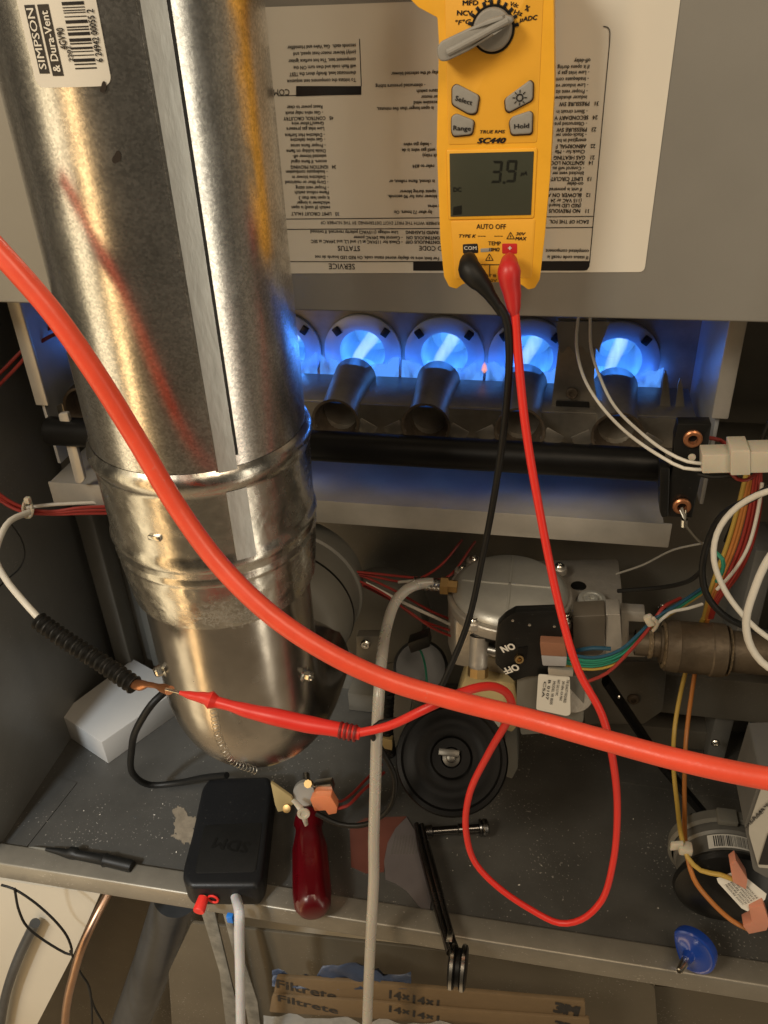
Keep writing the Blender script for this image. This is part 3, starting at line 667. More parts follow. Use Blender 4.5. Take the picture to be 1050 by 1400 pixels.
def seg7(cx, cy, w_, h, on, lean=2):
    t = 3.0; Yd = MY - .0016
    def q(pts): segs.append(py([(cx + a + (-b) * lean / h, cy + b) for a, b in pts], Yd, .0002))
    a, hh = w_ / 2, h / 2
    S = {'a': [(-a + 1, -hh), (a - 1, -hh), (a - t, -hh + t), (-a + t, -hh + t)], 'd': [(-a + 1, hh), (a - 1, hh), (a - t, hh - t), (-a + t, hh - t)], 'g': [(-a + 1.5, 0), (-a + t, -t / 2), (a - t, -t / 2), (a - 1.5, 0), (a - t, t / 2), (-a + t, t / 2)],
         'b': [(a, -hh + 1), (a, -1), (a - t, -t / 2 - .8), (a - t, -hh + t + .6)], 'c': [(a, hh - 1), (a, 1), (a - t, t / 2 + .8), (a - t, hh - t - .6)], 'f': [(-a, -hh + 1), (-a, -1), (-a + t, -t / 2 - .8), (-a + t, -hh + t + .6)], 'e': [(-a, hh - 1), (-a, 1), (-a + t, t / 2 + .8), (-a + t, hh - t - .6)]}
    for k in on: q(S[k])
seg7(679, 235, 14, 30, 'abgcd', 3); seg7(699, 234, 14, 30, 'abcdfg', 3)
segs.append(py([(687.5, 248), (690.5, 248), (690.3, 251), (687.3, 251)], MY - .0016, .0002))
obj('digits', segs, lcdink, scr, smooth=False)
obj('display_print', [ty('µA', 716, 236.5, MY - .0016, 5.5, bold=.03, shear=.2), ty('DC', 625, 259, MY - .0016, 6, bold=.03), py([(620, 283), (631, 281), (631, 293), (619, 294)], MY - .0016, .0002)], lcdink, scr, smooth=False)
dial = obj('dial_ring', lathe(P(674, 40, MY), -Y_, [(0, .0112), (.0022, .0108), (.0022, 0)], 48), blk, met)
tick = []
c0 = P(674, 40, MY)
for k in range(11):
    t = math.radians(8 + 175 * k / 10); d = Vector((math.cos(t), 0, math.sin(t)))
    tick.append(obox(c0 + d * .0118 - Y_ * .0007, d, Y_, d.cross(Y_), .0024, .0006, .0016, .0001))
obj('dial_ticks', tick, ink_m, met)
obj('dial_disc', lathe(c0 - Y_ * .0022, -Y_, [(0, .0098), (.0035, .0093), (.0042, .0085), (.0042, 0)], 48), gbtn, met)
lev = [(597, 66), (602, 57), (640, 39), (668, 26), (690, 20), (700, 23), (702, 29), (697, 34), (672, 50), (640, 70), (610, 84), (602, 84), (598, 78)]
bm = prism3([P(a, b, MY - .015 + (.004 if a > 690 else 0)) for a, b in rpoly(lev, 4, 3)], (0, .0125, 0), .0042, 4)
kb = obj('dial_lever', bm, gbtn, met, label='long grey lever knob pointing to lower left')
obj('lever_ridge', sweep(spline([P(612, 72, MY - .0150), P(650, 52, MY - .0156), P(694, 28, MY - .0130)], .004), [.0012, .0020, .0026, .0028, .0028, .0026, .0020, .0014, .0008][:len(spline([P(612, 72, MY - .0150), P(650, 52, MY - .0156), P(694, 28, MY - .0130)], .004))] + [.0008] * 20 if False else .0017, 10), gbtn, kb)
def button(poly, txt, tx, tyy, h, rot, nm):
    cx = sum(p[0] for p in poly) / len(poly); cy = sum(p[1] for p in poly) / len(poly)
    big = [(cx + (a - cx) * 1.08 + .3, cy + (b - cy) * 1.08 + .5) for a, b in poly]
    b_ = obj(nm, py(poly, MY - .0026, .003, .0008, 5, 3), gbtn, met)
    obj('button_edge', py(big, MY - .0009, .0015, .0002, 5), mat('button_gap', (.05, .02, .005), .5), b_)
    return b_
b1 = button([(624, 115), (655, 131), (651, 155), (641, 156), (618, 143), (618, 120)], '', 0, 0, 0, 0, 'select_button')
b2 = button([(724, 110), (728.5, 114), (728, 137), (696, 153.5), (691.5, 150), (690, 135)], '', 0, 0, 0, 0, 'light_button')
b3 = button([(623.5, 155.5), (648, 165), (645, 184), (620, 186.5), (617, 180), (617, 160)], '', 0, 0, 0, 0, 'range_button')
b4 = button([(724, 152), (728, 155.5), (727, 183), (699, 184.5), (696, 167), (700, 160)], '', 0, 0, 0, 0, 'hold_button')
yb_ = MY - .0030
obj('button_print', ty('Select', 634, 137, yb_, 7, rot=-16, bold=.015, w=24), ink_m, b1, smooth=False)
obj('button_print', ty('Range', 631.5, 175, yb_, 6.5, rot=-3, bold=.015, w=24), ink_m, b3, smooth=False)
obj('button_print', ty('Hold', 713, 172, yb_, 6.5, rot=3, bold=.015, w=20), ink_m, b4, smooth=False)
sc_ = P(710.5, 133.5, yb_); sun = [lathe(sc_ + Y_ * .0002, -Y_, [(0, .0019), (.0002, .0019), (.0002, .0013)], 20)]
for k in range(8):
    t = k * PI / 4; d = Vector((math.cos(t), 0, math.sin(t))); sun.append(obox(sc_ + d * .0030, d, Y_, d.cross(Y_), .0014, .0002, .0004))
obj('button_print', sun, ink_m, b2, smooth=False)
pr = []
yp = MY - .0007
for s, a, b, h, rt, bd, shr, w_ in (('MFD', 643, 3.5, 7, -1, .03, 0, 21), ('NCV', 635, 17.5, 7, -3, .03, 0, 21), ('°F°C', 632, 30, 6.5, 2, .02, .15, 21), ('Ω', 666, 0, 5, 0, .03, 0, 7), ('Vac', 697, -9, 6, 10, .02, .1, 15), ('Vᴅᴄ', 703, 6, 6.5, -14, .02, .1, 0), ('%', 721, 11, 8, -25, .02, 0, 0), ('Hz', 708, 17, 7, -14, .02, .1, 12), ('µADC', 722, 25, 6.5, 5, .03, .2, 24),
                                  ('TRUE RMS', 672.5, 180, 4.6, 0, 0, .2, 34), ('SC440', 671, 192, 7.5, 0, .05, .3, 38), ('AUTO OFF', 671.5, 309.5, 7, 0, .012, 0, 40), ('TYPE K', 638, 322.5, 4.5, 0, 0, .25, 23), ('---', 658.5, 322, 4, 0, .03, 0, 10), ('---', 681.5, 322, 4, 0, .03, 0, 11),
                                  ('!', 698, 324, 5, 0, .03, 0, 0), ('30V', 711, 319.5, 4.4, 0, 0, .25, 13), ('MAX', 711.5, 326, 4.6, 0, .03, .2, 15), ('TEMP', 676, 332.5, 5.6, 0, .01, 0, 17), ('10MΩ', 675, 341, 4.6, 0, .03, .2, 14), ('!', 669, 353.5, 5, 0, .03, 0, 0), ('CAT III', 669, 377, 4, 0, .02, 0, 18), ('600V', 671, 383.5, 4, 0, .02, 0, 16)):
    s2 = s.replace('Vᴅᴄ', 'Vdc')
    pr.append(ty(s2, a, b, yp, h, rot=rt, bold=bd, shear=shr, w=w_ or None))
def tri(cx, cy, r):
    out = []
    for s_, rr in ((1, r),):
        pts = [P(cx + rr * math.sin(k * 2 * PI / 3), cy - rr * math.cos(k * 2 * PI / 3), yp) for k in range(3)]
        for a, b in zip(pts, pts[1:] + pts[:1]): out.append(sweep([a, b], .00018, 5))
    return out
pr += tri(698, 323.5, 6) + tri(669, 353, 6)
pr.append(py([(657, 361.5), (683, 361.5), (683, 362.5), (657, 362.5)], yp, .0002)); pr.append(py([(669, 362), (670, 362), (670, 378), (669, 378)], yp, .0002))
obj('printed_marks', pr, ink_m, met, smooth=False, kind='stuff')
obj('socket_label', py([(632.5, 334), (653, 333), (654, 346), (633, 347)], MY - .0006, .0006, .0001, 2), ink_m, met, label='black COM socket label')
obj('socket_label', py([(686.5, 333), (707, 333), (707, 347), (686.5, 347)], MY - .0006, .0006, .0001, 2), redp, met, label='red plus socket label')
obj('socket_print', [ty('COM', 643, 339, MY - .0009, 5, bold=.01, w=17), ty('+', 697, 339, MY - .0009, 7, bold=.04)], white_m, met, smooth=False)
obj('thermocouple_slot', py([(657, 340), (672, 339), (672, 344), (657, 345)], MY - .0006, .0006, .0001, 1), gbtn, met)

# ------------------------------------------------------------------ test leads
bl = thing('black_test_lead', 'black test lead plugged into the left socket and looping down past the gas valve', 'test lead', P(640, 350, .47))
def tsweep(pts, widths, seg=20, step=.002, flat=1.0):
    q = [P(*p) for p in pts]; sp_ = spline(q, step)
    # interpolate widths along the control points
    cum = [0]
    for a, b in zip(q, q[1:]): cum.append(cum[-1] + (b - a).length)
    sc2 = [0]
    for a, b in zip(sp_, sp_[1:]): sc2.append(sc2[-1] + (b - a).length)
    tot = sc2[-1] / cum[-1]; rad = []
    for s_ in sc2:
        s = s_ / tot
        for i in range(len(cum) - 1):
            if s <= cum[i + 1] + 1e-9:
                f = (s - cum[i]) / max(1e-9, cum[i + 1] - cum[i]); f = f * f * (3 - 2 * f)
                rad.append((widths[i] * mpp(q[i]) * (1 - f) + widths[i + 1] * mpp(q[i + 1]) * f) / 2); break
        else: rad.append(widths[-1] * mpp(q[-1]) / 2)
    return sweep(sp_, rad, seg, True, flat)
obj('plug', tsweep([(643, 352, .482), (641, 359, .475), (643, 370, .470), (652, 381, .468), (662, 392, .467), (671, 405, .467), (681, 420, .467), (685, 430, .467)], [16, 26, 33, 30, 23, 17, 14, 9]), blkr, bl)
obj('cable', wire([(680, 415, .467), (690, 430, .466), (696, 470, .465), (692, 560, .47), (677, 670, .48), (660, 760, .49), (640, 850, .48), (612, 920, .465), (594, 955, .46), (560, 982, .46), (520, 988, .455), (509, 1000, .45), (522, 1025, .46), (540, 1065, .46), (532, 1105, .455), (500, 1127, .452), (465, 1127, .452), (432, 1112, .455)], 8.2, 12), blkr, bl)
rl = thing('red_test_lead', 'red test lead from the right socket, looping over the shelf to a red probe', 'test lead', P(697, 350, .47))
obj('plug', tsweep([(697, 353, .482), (696, 360, .473), (696, 372, .468), (697, 385, .468), (700, 400, .468), (702, 418, .468), (704, 434, .468)], [16, 24, 32, 29, 25, 20, 11]), redp, rl)
obj('cable', wire([(704, 428, .468), (707, 470, .466), (718, 580, .46), (738, 700, .45), (765, 830, .435), (790, 915, .42), (822, 975, .415), (838, 1040, .42), (844, 1110, .43), (838, 1180, .43), (822, 1232, .425), (795, 1257, .42), (765, 1262, .42), (725, 1243, .425), (680, 1212, .43), (650, 1180, .435), (637, 1135, .435), (642, 1085, .43), (668, 1030, .42), (694, 985, .40), (700, 965, .385), (690, 945, .37), (668, 938, .36), (630, 947, .345), (580, 970, .335), (530, 993, .335), (485, 1003, .335)], 8.6, 12), redw, rl)
pb = tsweep([(492, 1003, .335), (480, 1001, .335), (455, 996, .335), (420, 990, .336), (380, 981, .337), (340, 972, .338), (312, 964, .339), (297, 960, .34), (288, 957, .34), (282, 955, .34), (262, 951, .341), (246, 947, .342)], [17, 20, 21, 24, 24, 20, 15, 16, 25, 17, 12, 6], 24)
prb = obj('probe', pb, redw, rl)
for k in range(4):
    a = P(464 + k * 6.5, 998 + k * 1.4, .335); ax = P(492, 1003, .335) - P(455, 996, .335)
    obj('strain_relief_groove', lathe(a, ax, [(0, .0048), (.0006, .0052), (.0012, .0052), (.0018, .0048)], 20), mat('groove_dark_red', (.18, .01, .01), .5), prb)
obj('probe_tip', wire([(248, 947.5, .342), (226, 942, .342)], 4), steel, rl)
# thick hose
obj('hose', sweep(spline([P(-60, 280, .36), P(0, 345, .355), P(70, 425, .352), P(130, 510, .350), (P(185, 598, .350)), P(240, 690, .345), P(300, 772, .335), P(370, 840, .325), P(450, 893, .32), P(530, 930, .32), P(620, 957, .32), P(720, 982, .315), P(820, 1010, .305), P(920, 1037, .295), P(1010, 1057, .288), P(1100, 1072, .283), P(1300, 1090, .275), P(1600, 1060, .27)], .004), .00535, 24), redh, None, label='thick orange red rubber hose sweeping across in front of everything', cat='hose')

# ------------------------------------------------------------------ left side: wires, loom, box
har = thing('left_wire_harness', 'bundle of red and white wires with a clear zip tie on the left cabinet wall', 'wires', P(40, 695, .56))
for i, (dy, dY) in enumerate(((0, 0), (4, .003), (8, -.003))):
    obj('wire', wire([(-20, 655 + dy, .56), (0, 676 + dy, .56), (30, 693 + dy * .8, .565 + dY), (70, 699 + dy * .5, .575), (110, 694 + dy, .585), (160, 692 + dy * 1.2, .60)], 4.5), redwire, har)
obj('wire', wire([(35, 694, .56), (70, 690, .575), (135, 687, .60)], 5), whitew, har, label='white wire in the bundle')
obj('zip_tie', [sweep(spline([P(38 + 6 * math.cos(t), 695 + 11 * math.sin(t), .562 - .004 * math.cos(t * 2)) for t in [k * PI / 8 for k in range(17)]], .002), .0012, 8, flat=2), obox(P(38, 684, .558), X, Y_, Z, .005, .005, .006, .001)], conn_m, har)
r2 = thing('upper_red_wires', 'pair of red wires slanting behind the hose at the upper left', 'wires', P(30, 480, .62))
obj('wire', wire([(-20, 530, .60), (10, 500, .61), (40, 470, .62), (75, 443, .64)], 5), redwire, r2)
obj('wire', wire([(-20, 545, .60), (20, 505, .61), (55, 468, .62), (95, 448, .64)], 5), redwire, r2)
fs = thing('flame_sensor_wire', 'white wire in black corrugated loom ending in a copper crimp above the white box', 'wire', P(120, 900, .40))
obj('wire', wire([(40, 700, .50), (14, 712, .48), (0, 735, .46), (-6, 762, .44), (8, 792, .42), (32, 822, .405), (62, 855, .395)], 9, 12), whitew, fs)
q = [P(52, 848, .395), P(90, 875, .388), (P(140, 907, .38)), P(184, 937, .370)]
sp_ = spline(q, .0009); rad = [.0058 + .0009 * math.sin(i * 1.35) for i in range(len(sp_))]
obj('corrugated_loom', sweep(sp_, rad, 20), blkr, fs)
obj('crimp_terminal', tsweep([(182, 935, .370), (192, 937, .366), (203, 936, .362), (214, 938, .358), (224, 941, .354), (232, 944, .350)], [14, 17, 9, 8, 14, 15], 16, .0012, .8), copper, fs)
obj('sensor_rod', wire([(228, 942, .350), (245, 946, .346)], 4), steel, fs)
obj('thin_black_wire', wire([(14, 715, .56), (28, 735, .56), (34, 755, .56), (28, 775, .56), (10, 792, .56), (-10, 810, .56)], 2.2), blkr, None, label='thin black wire curved against the left cabinet wall', cat='wire')
wb = pz([(80, 976), (182, 901), (250, 938), (139, 1015)], FLOOR + .034, .034, .0006)
obj('white_box', wb, boxw, None, label='small plain white cardboard box lying on the shelf at left', cat='box')
obj('black_cable', wire([(262, 925, .53), (240, 935, .50), (212, 958, .48), (190, 990, .475), (180, 1025, .50), (182, 1058, .515), (205, 1073, .53), (240, 1071, .535), (280, 1063, .53), (310, 1060, .52)], 9, 12), blkr, None, label='black cable looping down beside the white box to the black manometer', cat='cable')

# ------------------------------------------------------------------ objects on the shelf
man2 = thing('manometer', 'black handheld manometer lying face down over the shelf edge', 'manometer', G(310, 1150, FLOOR + .006))
zt = FLOOR + .037
obj('body', pz([(286, 1062), (368, 1060), (373, 1075), (359, 1198), (350, 1212), (258, 1212), (249, 1200), (250, 1185), (262, 1140), (276, 1075)], zt, .031, .005, 6, 4), mat('manometer_case', (.009, .0095, .0105), .45, 0, var=.15, bump=.06, bscale=700, dust=.04, spec=.3), man2)
obj('recess', pz([(279, 1128), (359, 1124), (350, 1192), (266, 1194)], zt + .0004, .001, .0004, 6), blkr, man2)
cc = G(318, 1155, zt + .0009); k = mpp(cc)
obj('embossed_mark', text_bm('TESTO'[:0] + 'SDM', cc + X * 24 * k - Y_ * -7 * k, -X, -Y_, 17 * k, 'LEFT', .02, 1, 0, 50 * k), blk, man2, smooth=False)
fa = Vector((0, -1, -.12))
pc = G(283, 1214, FLOOR + .022); pd = G(327, 1212, FLOOR + .022)
for p_ in (pc, pd):
    obj('port', lathe(p_, fa, [(-.004, .0038), (.002, .0038), (.003, .0026), (.005, .0036), (.0065, .0026), (.008, .0034), (.010, .0022), (.013, .0022), (.013, 0)], 18), brass, man2)
cap = obj('port_cap', lathe(pc + fa * .009, fa, [(0, .0048), (.012, .0056), (.0135, .0050), (.0135, 0)], 20), redw, man2, label='red rubber cap on the left port')
obj('cap_ring', sweep([pc + Vector((.0085 + .0048 * math.cos(t), -.008, -.003 + .0048 * math.sin(t))) for t in [k * PI / 10 for k in range(21)]], .0011, 8), redw, cap)
obj('blue_clip', obox(P(315, 1255, .408), X, Y_, Z, .0062, .005, .0095, .001), mat('blue_clip_plastic', (.02, .18, .62), .4), man2)
th_ = obj('sampling_tube', sweep(spline([pd + fa * .010, P(327, 1246, .407), P(327, 1275, .402), P(328, 1320, .398), P(329, 1400, .39), P(330, 1500, .38)], .004), .0047, 18), tubec, None, label='clear plastic tube hanging down from the manometer port', cat='tube')
# red handle nut driver
hd = thing('red_screwdriver', 'screwdriver with a dark red translucent handle lying over the shelf edge', 'screwdriver', G(428, 1200, FLOOR))
a, b = G(421, 1112, FLOOR + .026), G(428, 1249, FLOOR + .026); L_ = (b - a).length; ax = (b - a).normalized()
bm = lathe(a, ax, [(0, .004), (.001, .012), (.012, .0145), (.018, .0125), (.026, .0135), (.04, .0165), (L_ * .8, .0175), (L_ * .93, .0165), (L_ - .002, .0125), (L_, .008), (L_, 0)], 48)
for v in bm.verts:
    t = (v.co - a).dot(ax)
    if .024 < t < L_ * .86:
        c = a + ax * t; d = v.co - c; an = math.atan2(d.z, d.x); v.co = c + d * (1 + .05 * (math.cos(an * 6)) - .03)
obj('handle', bm, redk, hd)
obj('shank', lathe(a + ax * .001, -ax, [(0, .0045), (.05, .0042), (.05, 0)], 16), steel, hd)
# alligator clip with thermal switch and connector
lim = thing('limit_switch', 'round metal limit switch with an orange push-on connector above the red handle', 'switch', G(420, 1095, FLOOR + .03))
obj('tan_mounting_plate', py([(370, 1070), (398, 1090), (402, 1098), (392, 1108), (380, 1110), (376, 1100)], .505, .003, .0006, 1), tanpl, lim)
obj('switch_can', lathe(P(417, 1086, .515), Vector((.2, -.8, .5)), [(-.008, .012), (0, .012), (.002, .0105), (.002, 0)], 28), tray_m, lim)
obj('bolt', lathe(P(423, 1071, .51), Vector((0, -.7, .7)), [(0, .004), (.006, .004), (.006, 0)], 8), brass, lim)
obj('mounting_screw', lathe(P(393, 1105, .502), Vector((0, -.7, .6)), [(0, .0042), (.003, .004), (.004, 0)], 12), brass, lim)
obj('terminal_block', py([(428, 1075), (452, 1072), (456, 1082), (430, 1086)], .505, .008, .001, 1), steel, lim)
obj('orange_connector', py([(424, 1093), (430, 1090), (452, 1089), (461, 1104), (460, 1112), (449, 1114), (445, 1108), (430, 1109)], .498, .008, .0012, 1), orgpl, lim)
al = obj('alligator_clip', [tsweep([(401, 1094, .499), (410, 1104, .492), (416, 1118, .488), (419, 1128, .488)], [7, 9, 8, 6], 10, .002, .5), lathe(P(415, 1112, .486), Vector((0.3, -1, .2)), [(0, .0062), (.0015, .0058), (.0015, .0035), (.0005, .003), (.0005, 0)], 18)], conn_m, bl, label='pale alligator clip on the end of the black lead')
obj('switch_wire', wire([(452, 1082, .505), (462, 1096, .505), (478, 1088, .52), (500, 1066, .55), (522, 1045, .58)], 4), redwire, lim)
obj('switch_wire', wire([(458, 1106, .50), (474, 1102, .505), (495, 1082, .53), (525, 1056, .57)], 4.5), redwire, lim)
# loose probe on the shelf
lp = thing('black_test_probe', 'loose black test probe lying on the shelf at lower left', 'probe', G(110, 1172, FLOOR + .006))
def gsweep(pts, widths, z, seg=16, name=None):
    q = [G(a, b, z) for a, b in pts]; return sweep(q, [w_ / 2 * mpp(p) for w_, p in zip(widths, q)], seg)
obj('grip', gsweep([(63, 1161), (80, 1164), (92, 1167), (97, 1166), (103, 1167), (106, 1169), (140, 1175), (144, 1176), (148, 1177), (178, 1184), (181, 1185)], [5, 9, 12, 17, 17, 13, 15, 19, 16, 17, 15], FLOOR + .0085), blkr, lp)
obj('tip', gsweep([(39, 1158), (48, 1159), (64, 1161.5)], [1, 3, 4.5], FLOOR + .0065, 8), greyh, lp)
# torn decal
dc = thing('torn_decal', 'torn dark red and silver decal stuck to the shelf by the ratchet', 'sticker', G(555, 1180, FLOOR))
obj('red_piece', pz([(500, 1118), (556, 1116), (545, 1128), (534, 1145), (527, 1165), (525, 1192), (500, 1194), (480, 1185), (478, 1130)], FLOOR + .0008, .0005), decal_m, dc)
obj('silver_piece', pz([(556, 1117), (567, 1135), (580, 1180), (590, 1225), (586, 1258), (574, 1240), (556, 1218), (540, 1207), (527, 1202), (525, 1178), (530, 1152), (541, 1132)], FLOOR + .0016, .0007), decal2, dc)
obj('printed_stripes', [pz([(534 + k * 4.2, 1168 - abs(k - 4) * .3), (536 + k * 4.2, 1168), (541 + k * 4.0, 1142), (540 + k * 4.0, 1142)], FLOOR + .0019, .0002) for k in range(9)], greyink, dc)
# ratchet
rt = thing('ratchet_wrench', 'black folding ratchet wrench with silver ringed head hanging over the shelf edge', 'wrench', G(600, 1250, FLOOR))
q = [(G(573, 1128, FLOOR + .016), .0050), (G(580, 1160, FLOOR + .016), .0075), (G(592, 1205, FLOOR + .016), .0078), (G(604, 1250, FLOOR + .018), .0066), (G(614, 1285, FLOOR + .02), .0062), (G(620, 1303, FLOOR + .02), .0070)]
for s in (-1, 1):
    obj('handle_bar', sweep([p + X * .0026 * s for p, _ in q], [r * .55 for _, r in q], 14, True, 1.5), mat('dark_chrome', (.16, .155, .15), .25, 1.0), rt)
hc = G(626, 1322, FLOOR + .012)
for s in (-1, 1):
    obj('head_plate', lathe(hc + X * (.0048 * s - .003), X, [(0, 0), (0, .016), (.001, .018), (.005, .018), (.006, .016), (.006, 0)], 32), blkp, rt)
    obj('silver_ring', lathe(hc + X * (.0048 * s - .0032), X, [(.0018, .0178), (.0018, .0187), (.0044, .0187), (.0044, .0178)], 32), steel, rt)
obj('gear_core', lathe(hc - X * .004, X, [(0, .015), (.007, .015)], 24), blk, rt)
obj('slot', obox(G(615, 1279, FLOOR + .0268), X, Y_, Z, .005, .012, .0008, .0003), steel, rt)
a, b = G(582, 1137, FLOOR + .012), G(668, 1131, FLOOR + .012); L_ = (b - a).length
obj('drive_shaft', lathe(a, b - a, [(0, .006), (L_ * .1, .0065), (L_ * .12, .0042), (L_ * .5, .0042), (L_ * .52, .0055), (L_ * .66, .0055), (L_ * .68, .004), (L_ * .84, .004), (L_ * .85, .0082), (L_ * .88, .0088), (L_ * .9, .0075), (L_ * .93, .0088), (L_ * .98, .0082), (L_, .006), (L_, 0)], 20), mat('dark_chrome', (.16, .155, .15), .25, 1.0), rt)
# blue knob with nipple
bk = thing('blue_stopper', 'round blue cap with a metal nipple standing on the right shelf edge', 'cap', G(945, 1325, FLOOR + .006))
c = G(946, 1300, FLOOR + .026); ax = Vector((-.50, -.85, .16))
bm = lathe(c, ax, [(-.010, 0), (-.010, .015), (-.006, .0195), (.0, .0205), (.0022, .0200), (.003, .0185), (.0025, .0165), (.0045, .008), (.0060, .0055), (.012, .0042), (.0125, 0)], 72)
an_ = ax.normalized(); cd_ = Vector((-1, 0, -.35)); cd_ = (cd_ - an_ * cd_.dot(an_)).normalized()
for v in bm.verts:
    e = (v.co - c).dot(cd_) - .0105
    if e > 0: v.co -= cd_ * e * .75
obj('disc', bm, bluek, bk)
obj('nipple', lathe(c + ax.normalized() * .010, ax, [(0, .0036), (.002, .0040), (.014, .0030), (.016, .0026), (.0165, .0018), (.012, .0014), (.012, 0)], 18), steel, bk)
obj('rod', wire([(962, 1288, .49), (992, 1252, .52)], 5), blk, bk)

# ------------------------------------------------------------------ gas valve
gv = thing('gas_valve', 'cast metal gas valve with a round silver cap and black ON OFF switch', 'gas valve', G(720, 850, -.52))
ZV = -0.470
obj('body', pz([(632, 768), (845, 764), (850, 800), (852, 848), (800, 852), (770, 857), (690, 862), (622, 850), (612, 820)], ZV, .050, .0025, 4, 3), cast, gv)
obj('lower_body', py([(622, 850), (700, 855), (700, 915), (690, 932), (660, 930), (640, 915), (624, 895)], .565, .05, .003, 4, 3), cast, gv)
cc = G(697, 801, -.452)
obj('diaphragm_flange', lathe(cc - Z * .012, Z, [(-.006, .0535), (0, .0545), (.004, .0545), (.005, .0535), (.005, .046)], 64), cast, gv)
cp = obj('round_cap', lathe(cc - Z * .012, Z, [(.004, .0495), (.007, .0505), (.010, .0490), (.013, .0455), (.0145, .0425), (.0145, 0)], 64), capm, gv)
obj('cap_rib', [box(cc.x - .042, cc.x + .042, cc.y - .0012, cc.y + .0012, cc.z + .0020, cc.z + .0034, .0005), box(cc.x - .0012, cc.x + .0012, cc.y - .042, cc.y + .042, cc.z + .0020, cc.z + .0034, .0005)], capm, cp)
for a, b in ((648, 762), (765, 772), (648, 845), (775, 842), (632, 776)):
    p_ = G(a, b, -.456); e = obj('ear', lathe(p_ - Z * .008, Z, [(0, .0075), (.005, .007), (.006, .006), (.006, 0)], 18), cast, gv)
    screw(p_ - Z * .002, Z, .0042, steel, e)
e = obj('regulator_cap', lathe(G(809, 822, -.466), Z, [(-.01, .0135), (.0, .0125), (.003, .0118), (.0035, .0085), (.0015, .0075), (.0015, .0055), (.0045, .0050), (.0045, .0028), (.001, .0025), (.001, 0)], 32), capm, gv)
obj('connector_frame', py([(849, 836), (882, 838), (882, 851), (860, 850), (860, 880), (882, 882), (882, 899), (849, 898)], .575, .012, .001), cast, gv)
obj('port_hole', lathe(G(791, 801, ZV + .0002), Z, [(0, .007), (.0005, .0065), (.0005, 0)], 20), blk, gv)
obj('side_block', py([(783, 843), (828, 841), (826, 890), (820, 896), (784, 896)], .553, .02, .002, 3, 3), mat('brown_cover', (.10, .085, .065), .45), gv)
obj('mounting_plate', py([(790, 905), (912, 905), (906, 972), (880, 990), (800, 990)], .64, .003, .0006, 4), cab_m, cab)
screw(P(866, 955, .6395), -Y_, .006, rust_m, cab, 'bolt')
obj('side_boss', py([(828, 840), (848, 840), (850, 880), (848, 900), (828, 895)], .556, .02, .002, 2, 3), cast, gv)
sw = obj('switch_housing', py([(690, 846), (704, 838), (762, 836), (768, 842), (770, 905), (766, 922), (720, 926), (703, 932), (677, 908), (677, 880), (680, 856)], .530, .010, .0018, 2), blk, gv)
obj('switch_base', py([(663, 860), (682, 860), (682, 878), (663, 878)], .545, .02, .001), blk, gv)
for a, b in ((701, 848), (724, 854), (758, 856)): obj('rivet', lathe(P(a, b, .5300), -Y_, [(-.001, .0014), (.0006, .0012), (.0008, 0)], 10), steel, sw)
obj('lever_ring', lathe(P(709, 900, .5295), Vector((.3, -1, .3)), [(0, .0036), (.003, .0036), (.003, .0022), (0, .0022), (0, 0)], 20), brass, sw)
obj('toggle_slot', py([(708, 886), (722, 884), (720, 902), (708, 900)], .5294, .001, .0003, 1), blkp, sw)
wm = mat('white_print', (.72, .70, .64), .5)
obj('printed_on_off', [ty('ON', 694.5, 886, .5288, 9.5, rot=209, bold=.045, w=19), ty('OFF', 699, 915, .5288, 9.5, rot=211, bold=.04, w=22)], wm, sw, smooth=False)
obj('valve_plug', [py([(738, 878), (772, 880), (775, 898), (740, 896)], .522, .012, .0015, 2)], mat('brown_plug', (.26, .12, .07), .45), gv)
obj('plug_sleeve', py([(740, 896), (775, 898), (774, 911), (742, 910)], .5225, .012, .0015, 2), mat('grey_sleeve', (.33, .33, .34), .4), gv)
obj('outlet_stub', lathe(P(654, 900, .545), Vector((0, -.45, -1)), [(-.02, .0085), (.0, .0080), (.014, .0080)], 22), cast, gv)
obj('outlet_cap', lathe(P(654, 912, .540), Vector((0, -.45, -1)), [(0, .0088), (.008, .0088), (.0085, .0075), (.0085, 0)], 8), brass, gv)
obj('side_port', lathe(P(660, 886, .552), Vector((1, -.2, 0)), [(-.006, .010), (0, .010), (.001, .007), (.014, .0065), (.014, 0)], 20), steel, gv)
sol = obj('solenoid_body', py([(707, 923), (800, 925), (798, 985), (790, 1000), (712, 1005), (706, 960)], .535, .045, .003, 3, 3), greyh, gv)
obj('solenoid_end', lathe(P(788, 955, .5345), Vector((.25, -1, .2)), [(-.02, .0165), (-.002, .016), (.0, .014), (.0, 0)], 32), cast, gv)
tg = obj('rating_tag', py([(736, 922), (779, 925), (780, 977), (774, 979), (733, 970)], .5265, .0006, 0, 3), white_m, gv)
obj('tag_clip', py([(749, 914), (784, 917), (783, 925), (750, 923)], .524, .004, .0008, 1), cast, gv)
tt = []
for i, s in enumerate(('THE QUALITY REQUIRED', '24V 60Hz .41A MAX', 'NAT GAS 3.5 WC', 'MODEL VR 8205', 'B 0107', 'CSA')):
    p_ = P(775 - i * 6.3, 929 + (i % 2) * 2, .5258); k = mpp(p_); u, v = rot2(X, Z, -92); tt.append(text_bm(s, p_, u, v, 3.6 * k, 'LEFT', .01, 1, 0, (44 - (i % 3) * 7) * k))
obj('tag_print', tt, ink_m, tg, smooth=False)
tr = obj('transformer_block', py([(636, 925), (704, 935), (712, 988), (700, 1002), (684, 996), (640, 985), (618, 978), (628, 945)], .545, .03, .003, 3), tanpl, gv)
t2 = obj('block_label', py([(636, 968), (640, 958), (690, 973), (682, 995), (640, 984)], .5435, .0008, 0, 3), white_m, gv)
